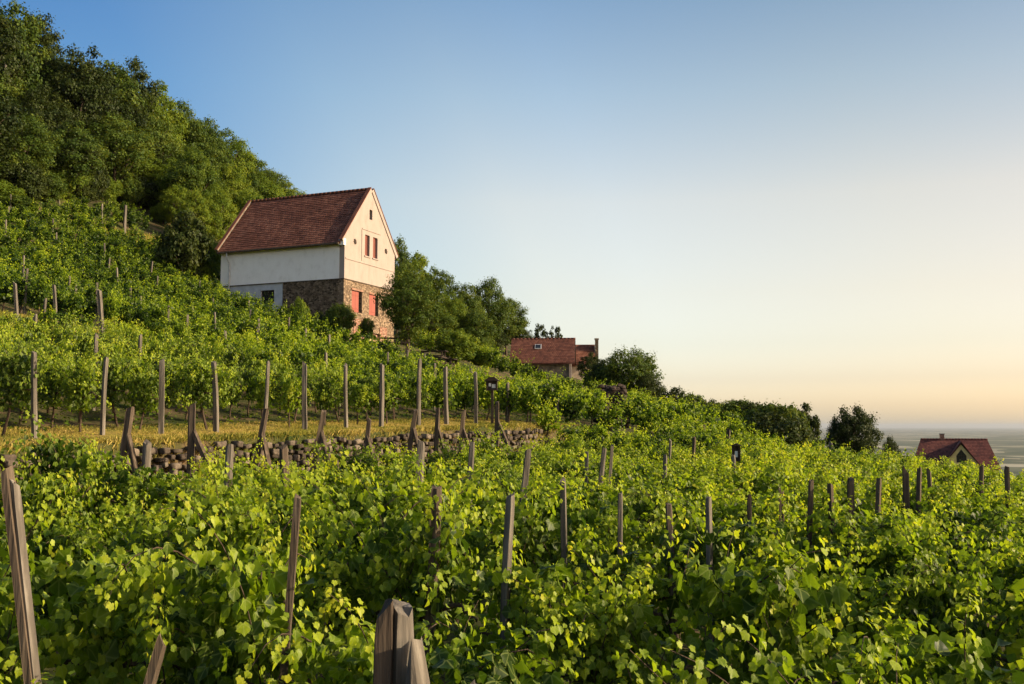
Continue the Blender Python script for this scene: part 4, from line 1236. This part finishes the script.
def main_house():
    A = at(343, 345, 70)
    zb = 4.4
    root = empty('stone_house', (A.x, A.y, zb), R(-23))
    tag(root, 'white gabled house on a stone ground floor with brown tiled roof, amid the vines', 'house')
    L, Wd = 10.8, 7.1
    z1, z2, zap = 5.95, 8.40, 12.95
    # stone ground floor: gable side with two window holes and a door
    gh = [(1.05, 2.45, 3.75, 5.30), (3.45, 4.75, 3.75, 5.30), (3.75, 4.95, .2, 2.45)]
    mb = MB()
    wall_with_holes(mb, 0, [0, Wd], [-1.5, z1], gh, .5)
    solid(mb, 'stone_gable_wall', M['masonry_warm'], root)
    mb = MB()
    mb.box(-5.2, -.501, 0, .5, -1.5, z1)
    mb.box(-L, -.5, Wd - .5, Wd, -1.5, z1); mb.box(-L, -L + .5, .5, Wd - .5, -1.5, z1)
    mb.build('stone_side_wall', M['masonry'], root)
    mb = MB()
    mb.box(-L, -7.15, .03, .5, 0, z1); mb.box(-5.95, -5.201, .03, .5, 0, z1); mb.box(-7.15, -5.95, .03, .5, 0, 4.5); mb.box(-7.15, -5.95, .03, .5, 5.5, z1)
    mb.build('plastered_side_wall', M['greyplaster'], root)
    # brickwork round the cellar door and under the windows
    mb = MB(); mb.box(.003, .05, 1.3, 3.74, 1.2, 3.3); mb.box(.003, .05, 4.96, 6.0, .3, 3.0)
    mb.build('brick_facing', M['brick'], root)
    mb = MB(); mb.box(.003, .07, 2.75, 3.74, -.5, 2.4)
    mb.build('door_jamb', M['yellow'], root)
    mb = MB(); mb.box(-.25, -.18, 3.75, 4.95, .2, 2.45)
    for k in range(6): mb.box(-.18, -.165, 3.77 + k * .195, 3.94 + k * .195, .25, 2.4)
    d = mb.build('cellar_door', M['brick'], root)
    mb = MB(); mb.box(-.165, -.10, 4.75, 4.80, 1.2, 1.35); mb.build('handle', M['metal'], d)
    # white upper storey
    def gable_hole(y): return None
    up = [(2.72, 3.38, 8.05, 9.62), (3.86, 4.52, 8.05, 9.62), (3.32, 3.72, 10.85, 11.6)]
    yap = Wd / 2
    def zr(y): return z2 + .35 + (zap - z2 - .35) * (1 - abs(y - yap) / yap)
    mb = MB()
    ys = sorted(set([0.0, yap, Wd] + [h[0] for h in up] + [h[1] for h in up] + list(np.linspace(.4, Wd - .4, 8))))
    zs = sorted(set([z1 + .06] + [h[2] for h in up] + [h[3] for h in up]))
    for i in range(len(ys) - 1):
        a, b = ys[i], ys[i + 1]; m_ = (a + b) / 2
        top_a, top_b = zr(a), zr(b)
        segs = [z1 + .06]
        hs = sorted([h for h in up if h[0] < m_ < h[1]], key=lambda h: h[2])
        lo = z1 + .06
        for h in hs:
            mb.box(-.4, .02, a, b, lo, h[2]); lo = h[3]
        mb.add([(-.4, a, lo), (.02, a, lo), (.02, b, lo), (-.4, b, lo), (-.4, a, top_a), (.02, a, top_a), (.02, b, top_b), (-.4, b, top_b)],
               [(3, 2, 1, 0), (4, 5, 6, 7), (0, 1, 5, 4), (1, 2, 6, 5), (2, 3, 7, 6), (3, 0, 4, 7)])
    mb.build('gable_wall', M['cream'], root)
    mb = MB()
    mb.box(-L, -.401, -.02, .38, z1 + .06, z2 + .25); mb.box(-L, -.401, Wd - .38, Wd + .02, z1 + .06, z2 + .25)
    mb.prism([(-L, .38, z1 + .06), (-L, Wd - .38, z1 + .06), (-L, Wd - .38, zr(Wd - .38)), (-L, yap, zap), (-L, .38, zr(.38))], (.4, 0, 0))
    mb.build('white_side_wall', M['white'], root)
    # dark slab line between the storeys
    mb = MB(); mb.box(-L - .03, .05, -.05, Wd + .05, z1, z1 + .058); mb.build('floor_band', M['wood_dark'], root)
    # plaster string course, blind arch line and anchor plates on the gable
    mb = MB(); mb.box(.021, .065, .1, Wd - .1, 7.42, 7.53); mb.box(.021, .065, 2.3, 4.95, 9.95, 10.03); mb.box(.021, .055, 2.25, 2.33, 7.6, 9.95)
    mb.build('string_course', M['cream'], root)
    for y in (1.35, 5.75):
        mb = MB()
        for k in range(4):
            a = k * math.pi / 4; c_, s_ = math.cos(a), math.sin(a)
            mb.prism([(.024, y + c_ * .2 - s_ * .03, 8.85 + s_ * .2 + c_ * .03), (.024, y - c_ * .2 - s_ * .03, 8.85 - s_ * .2 + c_ * .03),
                      (.024, y - c_ * .2 + s_ * .03, 8.85 - s_ * .2 - c_ * .03), (.024, y + c_ * .2 + s_ * .03, 8.85 + s_ * .2 - c_ * .03)], (.03 + .003 * k, 0, 0))
        mb.build('anchor_plate', M['darkbrown'], root)
    # windows: frame with pane, open shutters below
    def window(y0, y1, z0, z1_, frame, shut=None, depth=.2):
        mb = MB(); t = .06
        mb.box(-depth, -depth + .06, y0, y0 + t, z0, z1_); mb.box(-depth, -depth + .06, y1 - t, y1, z0, z1_)
        mb.box(-depth, -depth + .06, y0 + t, y1 - t, z0, z0 + t); mb.box(-depth, -depth + .06, y0 + t, y1 - t, z1_ - t, z1_)
        if y1 - y0 > .5:
            mb.box(-depth, -depth + .05, (y0 + y1) / 2 - .02, (y0 + y1) / 2 + .02, z0 + t, z1_ - t)
        w = mb.build('window', frame, root)
        mb = MB(); mb.box(-depth + .01, -depth + .025, y0 + t, y1 - t, z0 + t, z1_ - t); mb.build('pane', M['glass'], w)
        return w
    for h in up[:2]:
        w = window(*h, M['brownwood'])
        mb = MB(); mb.box(.022, .09, h[0] - .08, h[1] + .08, h[2] - .09, h[2] - .003); mb.build('sill', M['cream'], w)
        mb = MB(); mb.box(-.12, -.08, h[0] + .01, (h[0] + h[1]) / 2 + .1, h[2] + .03, h[3] - .03); mb.build('shutter', M['brownwood'], w)
    window(*up[2], M['wood_dark'])
    for h in gh[:2]:
        w = window(*h, M['darkbrown'], depth=.34)
        mb = MB()
        mb.box(-.10, -.05, h[0] + .01, h[0] + (h[1] - h[0]) * .72, h[2] + .02, h[3] - .02)
        for k in range(2): mb.box(-.05, -.03, h[0] + .05, h[0] + (h[1] - h[0]) * .70, h[2] + .25 + k * .95, h[2] + .37 + k * .95)
        mb.build('shutter', M['redwood'], w)
        mb = MB(); mb.box(.003, .06, h[0] - .1, h[1] + .1, h[3] + .003, h[3] + .14); mb.build('lintel', M['brick'], w)
    # side window in the grey plaster
    mb = MB(); mb.box(-7.15, -7.08, .15, .22, 4.5, 5.5); mb.box(-6.02, -5.95, .15, .22, 4.5, 5.5); mb.box(-7.08, -6.02, .15, .22, 4.5, 4.57); mb.box(-7.08, -6.02, .15, .22, 5.43, 5.5); mb.box(-6.58, -6.52, .15, .22, 4.57, 5.43)
    w = mb.build('window', M['darkbrown'], root)
    mb = MB(); mb.box(-7.08, -6.02, .2, .215, 4.57, 5.43); mb.build('pane', M['glass'], w)
    # roof
    ov = .42
    sl = Vector((0, yap, zap - z2 - .35)).normalized()
    slen = math.hypot(yap, zap - z2 - .35)
    n_ = Vector((0, -sl.z, sl.y))
    off = n_ * .16
    e0 = Vector((-L - .02, 0, z2 + .35)) + off - sl * ov
    sl2 = Vector((0, -sl.y, sl.z)); n2 = Vector((0, sl.z, sl.y)); off2 = n2 * .16
    e1 = Vector((-L - .02, Wd, z2 + .35)) + off2 - sl2 * ov
    RL = L - .12
    hh = slen + ov + .03
    under = []
    for e_, s_, nn in ((e0, sl, n_), (e1, sl2, n2)):
        under.append(([e_ - nn * .12, e_ - nn * .005, e_ + s_ * hh - nn * .005, e_ + s_ * hh - nn * .12], (RL, 0, 0)))
    rf = add_roof(root, [(e0, (1, 0, 0), sl, RL, hh, 26, .04, .20, .006, 1), (e1, (1, 0, 0), sl2, RL, hh, 26, .04, .20, .006, 2)], M['tile'], under)
    ridge_tiles(rf, (-L - .02, yap, zap + .26), (-.14, yap, zap + .26), M['tile'])
    # raised gable copings
    for x0, x1, nm in ((-.135, .09, 'gable_coping'), (-L - .22, -L - .03, 'gable_coping')):
        mb = MB()
        for e_, s_, nn in ((Vector((x0, 0, z2 + .35)), sl, n_), (Vector((x0, Wd, z2 + .35)), sl2, n2)):
            a = e_ - s_ * .30 + nn * .01
            ln = slen + .30 + .06
            mb.prism([a, a + nn * .30, a + nn * .30 + s_ * ln, a + s_ * ln], (x1 - x0, 0, 0))
        cp = mb.build(nm, M['cream'] if x0 > -1 else M['stone'], root)
        mb = MB()
        for e_, s_, nn in ((Vector((x0 - .04, 0, z2 + .35)), sl, n_), (Vector((x0 - .04, Wd, z2 + .35)), sl2, n2)):
            a = e_ - s_ * .34 + nn * .315
            ln = slen + .34 + .12
            mb.prism([a, a + nn * .05, a + nn * .05 + s_ * ln, a + s_ * ln], (x1 - x0 + .08, 0, 0))
        mb.build('coping_tiles', M['tile'], cp)
    mb = MB(); mb.box(-.30, .12, -.28, .0, z2 - .05, z2 + .42); mb.build('eave_corbel', M['white'], root)
    # gutter and downpipe
    ge = e0 + Vector((0, -.07, -.09))
    mb = MB(); mb.tube([(-L, ge.y, ge.z), (-.2, ge.y, ge.z)], [.075, .075], 8); g = mb.build('gutter', M['wood_dark'], root)
    mb = MB(); mb.tube([(-9.95, ge.y, ge.z - .05), (-9.95, ge.y, ge.z - .3), (-9.95, -.10, ge.z - .8), (-9.95, -.10, 4.3)], [.045] * 4, 8)
    mb.build('downpipe', M['metal'], root)
main_house()

def hut():
    Y = 95
    c = at(542, 372, Y)
    root = empty('tiled_hut', (c.x, c.y, at(542, 337, Y).z - 4.9), R(-5))
    tag(root, 'small hut with a broad red tiled roof and skylight among the vines', 'hut')
    zt = 4.9; hl = 3.1; d = 4.4
    mb = MB(); mb.box(-hl + .25, hl - .55, .6, d - .4, -1.5, 2.55); mb.build('wall', M['stone'], root)
    mb = MB()
    for x0, x1 in ((hl - .545, hl - .30),): mb.box(x0, x1, .45, .8, -1.5, 2.6)
    mb.build('corner_pillar', M['cream'], root)
    mb = MB(); mb.box(-1.6, -.4, .57, .597, .3, 2.1); mb.build('door', M['darkbrown'], root)
    mb = MB(); mb.prism([(hl - .55, .6, 2.551), (hl - .55, d - .4, 2.551), (hl - .55, d / 2, 4.6)], (-.2, 0, 0)); mb.build('gable', M['tan'], root)
    mb = MB(); mb.prism([(hl - .02, .1, 2.45), (hl - .02, .1, 2.6), (hl - .02, d / 2, zt), (hl - .02, d / 2, zt - .18)], (.06, 0, 0))
    mb.prism([(hl - .02, d - .1, 2.45), (hl - .02, d - .1, 2.6), (hl - .02, d / 2, zt), (hl - .02, d / 2, zt - .18)], (.06, 0, 0)); mb.build('bargeboard', M['darkbrown'], root)
    e0 = Vector((-hl, -.05, 2.42)); top = Vector((-hl, d / 2, zt)); s = (top - e0); H = s.length
    e1 = Vector((-hl, d + .05, 2.42)); s1 = top - e1
    rf = add_roof(root, [(e0, (1, 0, 0), s, 2 * hl, H, 16, .035, .2, .006, 5), (e1, (1, 0, 0), s1, 2 * hl, H, 16, .035, .2, .006, 6)], M['tile_red'],
                  [([e0 + Vector((0, 0, -.10)), e0 + Vector((0, 0, -.01)), top + Vector((0, 0, -.01)), top + Vector((0, 0, -.10))], (2 * hl, 0, 0)),
                   ([e1 + Vector((0, 0, -.10)), e1 + Vector((0, 0, -.01)), top + Vector((0, 0, -.01)), top + Vector((0, 0, -.10))], (2 * hl, 0, 0))])
    ridge_tiles(rf, top + Vector((0, 0, .02)), top + Vector((2 * hl, 0, .02)), M['tile_red'], .09)
    sd = s.normalized(); n = Vector((0, -sd.z, sd.y))
    m0 = e0 + sd * H * .56 + Vector((hl - .75, 0, 0))
    mb = MB(); q = [m0 + n * .02, m0 + n * .02 + Vector((.62, 0, 0)), m0 + n * .02 + Vector((.62, 0, 0)) + sd * .62, m0 + n * .02 + sd * .62]
    mb.prism(q, n * .09); k = mb.build('skylight', M['metal'], rf)
    mb = MB(); ins = [m0 + n * .113 + Vector((.06, 0, 0)) + sd * .06, m0 + n * .113 + Vector((.56, 0, 0)) + sd * .06, m0 + n * .113 + Vector((.56, 0, 0)) + sd * .56, m0 + n * .113 + Vector((.06, 0, 0)) + sd * .56]
    mb.prism(ins, n * .01); mb.build('pane', M['glass'], k)
    # second, farther building with a chimney
    Y2 = 104
    p = at(584, 343, Y2)
    root = empty('rear_cottage', (p.x, p.y, p.z - 6.0), R(-4))
    tag(root, 'cottage behind the hut showing a brown roof and a tall end chimney', 'cottage')
    mb = MB(); mb.box(-1.5, 1.05, .5, 3.4, -1, 3.9); mb.build('wall', M['tan'], root)
    e0 = Vector((-1.7, .1, 3.8)); top = Vector((-1.7, 2.1, 6.0)); s = top - e0
    e1 = Vector((-1.7, 4.1, 3.8)); s1 = top - e1
    add_roof(root, [(e0, (1, 0, 0), s, 2.85, s.length, 14, .035, .2, .006, 8), (e1, (1, 0, 0), s1, 2.85, s1.length, 14, .035, .2, .006, 9)], M['tile'],
             [([e0 + Vector((0, 0, -.1)), e0 + Vector((0, 0, -.01)), top + Vector((0, 0, -.01)), top + Vector((0, 0, -.1))], (2.85, 0, 0)),
              ([e1 + Vector((0, 0, -.1)), e1 + Vector((0, 0, -.01)), top + Vector((0, 0, -.01)), top + Vector((0, 0, -.1))], (2.85, 0, 0))])
    mb = MB(); mb.box(1.16, 1.52, 1.2, 1.9, -1, 6.45); ch = mb.build('chimney', M['masonry'], root)
    mb = MB(); mb.box(1.11, 1.57, 1.15, 1.95, 6.453, 6.6); mb.build('chimney_cap', M['stone'], ch)
hut()

def far_house():
    Y = 130
    rl, rr = at(923, 439.5, Y), at(984, 440, Y)
    cx = (rl.x + rr.x) / 2
    H0 = 9.0
    root = empty('far_house', (cx, Y, rl.z - H0), R(-22))
    tag(root, 'yellow house below the crest, its red roof with a gabled dormer', 'house')
    rw = (rr.x - rl.x) / 2           # half ridge
    el = rw + 1.2                    # half eave
    ze = 5.4; d = 5.0
    mb = MB(); mb.box(-el + .3, el - .3, -d + .5, d - .5, -1.5, ze + .1); mb.build('wall', M['yellow'], root)
    # half-hipped roof: two trapezia and two hip triangles, tiles as courses clipped to the slope
    def trap(sgn, seed):
        r = np.random.default_rng(seed)
        vs, fs = [], []
        n = 20
        for k in range(n):
            f0, f1 = k / n, min(1, (k + 1.2) / n)
            for f, lift in ((f0, .0), (f0, .05), (f1, .012)):
                hw = el + (rw - el) * f
                y = sgn * d * (1 - f); z = ze + (H0 - ze) * f + lift
                vs += [(-hw, y, z), (hw, y, z)]
            i = len(vs) - 6
            fs += [(i, i + 1, i + 3, i + 2), (i + 2, i + 3, i + 5, i + 4)]
        return vs, fs
    mb = MB()
    for sgn, sd in ((-1, 1), (1, 2)): mb.add(*trap(sgn, sd))
    for sgn in (-1, 1): mb.add([(sgn * el, -d, ze), (sgn * el, d, ze), (sgn * rw, 0, H0 + .01)], [(0, 1, 2)])
    me = mb.mesh('roof', M['tile_dark'])
    uvl = me.uv_layers.new(name='UVMap')
    for l in me.loops:
        p = me.vertices[l.vertex_index].co
        uvl.data[l.index].uv = (p.x / .22, (p.z - ze) / ((H0 - ze) / 20) - .02)
    rf = link('roof', me, root)
    ridge_tiles(rf, (-rw, 0, H0 + .03), (rw, 0, H0 + .03), M['tile_dark'], .12)
    # cross gable with the pointed window
    gx = at(959, 445, Y).x - cx
    gz = H0 - .3; gw = 3.2
    yf = -d + .1
    mb = MB()
    g0, g1 = gx - gw, gx + gw
    zb_ = ze - 1.0
    ow, oz0, oz1, oz2 = .58, 6.2, 7.05, 7.85
    def zg(x): return zb_ + (gz - .25 - zb_) * (1 - abs(x - gx) / gw)
    for a, b in ((g0, gx - ow), (gx + ow, g1)):
        mb.prism([(a, yf, -1.5), (b, yf, -1.5), (b, yf, zg(b)), (a, yf, zg(a))], (0, .3, 0))
    mb.prism([(gx - ow, yf, -1.5), (gx + ow, yf, -1.5), (gx + ow, yf, oz0), (gx - ow, yf, oz0)], (0, .3, 0))
    mb.prism([(gx - ow, yf, oz1), (gx, yf, oz2), (gx, yf, zg(gx)), (gx - ow, yf, zg(gx - ow))], (0, .3, 0))
    mb.prism([(gx, yf, oz2), (gx + ow, yf, oz1), (gx + ow, yf, zg(gx + ow)), (gx, yf, zg(gx))], (0, .3, 0))
    mb.build('gable', M['yellow'], root)
    mb = MB(); mb.prism([(gx - ow, yf + .12, oz0), (gx + ow, yf + .12, oz0), (gx + ow, yf + .12, oz1), (gx, yf + .12, oz2), (gx - ow, yf + .12, oz1)], (0, .05, 0))
    w = mb.build('window', M['glass'], root)
    mb = MB(); mb.box(gx - .03, gx + .03, yf + .06, yf + .118, oz0, oz2 - .05); mb.box(gx - ow, gx + ow, yf + .07, yf + .116, oz1 - .03, oz1 + .03); mb.build('frame', M['darkbrown'], w)
    mb = MB()
    for s_ in (-1, 1):
        a = Vector((gx, yf - .35, gz)); b = Vector((gx + s_ * (gw + .35), yf - .35, zb_ - .62))
        mb.prism([a, b, b + Vector((0, 0, .16)), a + Vector((0, 0, .16))], (0, 5.2, 0))
    mb.build('dormer_roof', M['tile_dark'], rf)
    mb = MB(); cxh = at(943, 440, Y).x - cx
    mb.box(cxh - .28, cxh + .28, -.1, .5, H0 - .6, H0 + .65); ch = mb.build('chimney', M['brick'], root)
    mb = MB(); mb.box(cxh - .34, cxh + .34, -.16, .56, H0 + .653, H0 + .76); mb.build('chimney_cap', M['stone'], ch)
far_house()

# ------------------------------------------------------------------ small things
def notice_board():
    Y = depth_on_e(492, -.3)
    top = at(492, 377, Y)
    zg = Gxy(top.x, top.y)
    root = empty('notice_board', (top.x, top.y, zg), R(-8))
    s = Y / F
    H = top.z - zg; w = 5.6 * s
    mb = MB(); mb.box(-.045, .045, .03, .11, -.3, H - .15); mb.build('post', M['wood_dark'], root)
    mb = MB(); z0 = H - 13.5 * s; z1 = H - 4 * s
    mb.box(-w, w, .0, .028, z0, z1)
    mb.box(-w, -w + .05, -.06, -.001, z0, z1); mb.box(w - .05, w, -.06, -.001, z0, z1); mb.box(-w + .05, w - .05, -.06, -.001, z0, z0 + .05)
    mb.build('panel', M['darkbrown'], root)
    mb = MB(); mb.prism([(-w - .07, -.12, z1 + .003), (-w * .45, -.12, H), (w * .45, -.12, H), (w + .07, -.12, z1 + .003)], (0, .3, 0)); mb.build('roof', M['darkbrown'], root)
    for x0, x1, a, b in ((-.12, -.03, .25, .45), (.0, .13, .15, .38)):
        mb = MB(); mb.box(x0, x1, -.008, -.002, z0 + a * .6, z0 + b * .6); mb.build('paper', M['paper'], root)
    tag(root, 'dark wooden notice board with little hipped roof on a post by the strip', 'notice board', 'notice boards')
    Y = depth_on_row(736, 9.4)
    top = at(736, 444, Y); zg = Gxy(top.x, top.y); H = top.z - zg; s = Y / F
    root = empty('notice_board', (top.x, top.y, zg), R(-14))
    w = 4.2 * s
    mb = MB(); mb.box(-.035, .035, .03, .10, -.3, H - .1); mb.build('post', M['wood_dark'], root)
    mb = MB(); mb.box(-w, w, 0, .028, H - 17 * s, H - 2 * s); mb.box(-w, -w + .04, -.05, -.001, H - 17 * s, H - 2 * s); mb.box(w - .04, w, -.05, -.001, H - 17 * s, H - 2 * s); mb.build('panel', M['darkbrown'], root)
    mb = MB(); mb.prism([(-w - .05, -.09, H - 2 * s + .003), (0, -.09, H + .02), (w + .05, -.09, H - 2 * s + .003)], (0, .22, 0)); mb.build('roof', M['darkbrown'], root)
    mb = MB(); mb.box(-w * .3, w * .35, -.008, -.002, H - 13 * s, H - 7 * s); mb.build('paper', M['paper'], root)
    tag(root, 'small dark notice box with pale sheet in the middle of the vine slope', 'notice board', 'notice boards')
notice_board()

def picnic_table(u, v, Y, rz, label):
    p = at(u, v, Y)
    root = empty('picnic_table', (p.x, p.y, Gxy(p.x, p.y) + .02), rz)

    mb = MB()
    for k in range(5): mb.box(-.95, .95, -.38 + k * .155, -.24 + k * .155, .735, .78)
    mb.build('table_top', M['darkbrown'], root)
    for s in (-1, 1):
        mb = MB()
        for k in range(2): mb.box(-.95, .95, s * .72 - .14 + k * .145, s * .72 - .005 + k * .145, .42, .46)
        mb.build('bench', M['darkbrown'], root)
        mb = MB()
        for t in (-1, 1): mb.prism([(s * .7, t * .22, .734), (s * .7, t * .30, .734), (s * .7, t * .66, -.4), (s * .7, t * .58, -.4)], (.06, 0, 0))
        mb.box(s * .7 + .061, s * .7 + .11, -.84, .84, .33, .418)
        mb.build('leg_frame', M['darkbrown'], root)
    tag(root, label, 'picnic table', 'picnic tables below the house')
picnic_table(395, 349, 64, R(10), 'dark wooden picnic table under the dark round tree by the gable')
picnic_table(432, 355, 62, R(-12), 'dark wooden picnic table right of the other, standing above the vines')
picnic_table(440, 360, 58, R(-12), 'dark wooden picnic table lowest of the three above the vines')

def stone_heap():
    r = np.random.default_rng(77)
    p = at(612, 390, 51)
    mb = MB()
    import bmesh
    bm = bmesh.new()
    hb = p.z - Gxy(p.x, p.y)
    for k in range(190):
        z = r.uniform(-hb, .22); f = 1.5 - .5 * (z + hb) / hb
        x = r.uniform(-.62, .62) * f; y = r.uniform(-.45, .45) * f
        b2 = bmesh.ops.create_icosphere(bm, subdivisions=1, radius=r.uniform(.1, .19), matrix=Matrix.Translation((x, y, z)) @ Matrix.Diagonal((1.3, 1, .8, 1)))
        for v in b2['verts']: v.co += Vector(r.normal(0, .015, 3))
    me = bpy.data.meshes.new('stone_heap'); bm.to_mesh(me); bm.free(); me.materials.append(M['darkbrown'])
    o = link('stone_heap', me, None, p)
    tag(o, 'low dark heap of stones sticking out among the vines in mid-slope', 'stone heap')
stone_heap()

def poles():
    for u, vt, Y, lab in ((6, 56, 92, 'weathered wooden pole at the left edge of the wood'), (216, 167, 108, 'grey wooden pole standing in the wood left of the roof')):
        top = at(u, vt, Y); zg = Gxy(top.x, top.y)
        root = empty('utility_pole', (top.x, top.y, zg))
        mb = MB(); mb.tube([(0, 0, -.5), (0, 0, (top.z - zg) * .5), (0, 0, top.z - zg)], [.15, .13, .11], 8); mb.build('pole', M['wood'], root, True)
        mb = MB(); mb.box(-.5, .5, -.05, .05, top.z - zg - .45, top.z - zg - .33)
        for x in (-.42, 0.2, .42): mb.tube([(x, 0, top.z - zg - .33), (x, 0, top.z - zg - .15)], [.04, .03], 6)
        mb.build('crossarm', M['wood_dark'], root)
        tag(root, lab, 'pole', 'wooden poles in the wood')
poles()
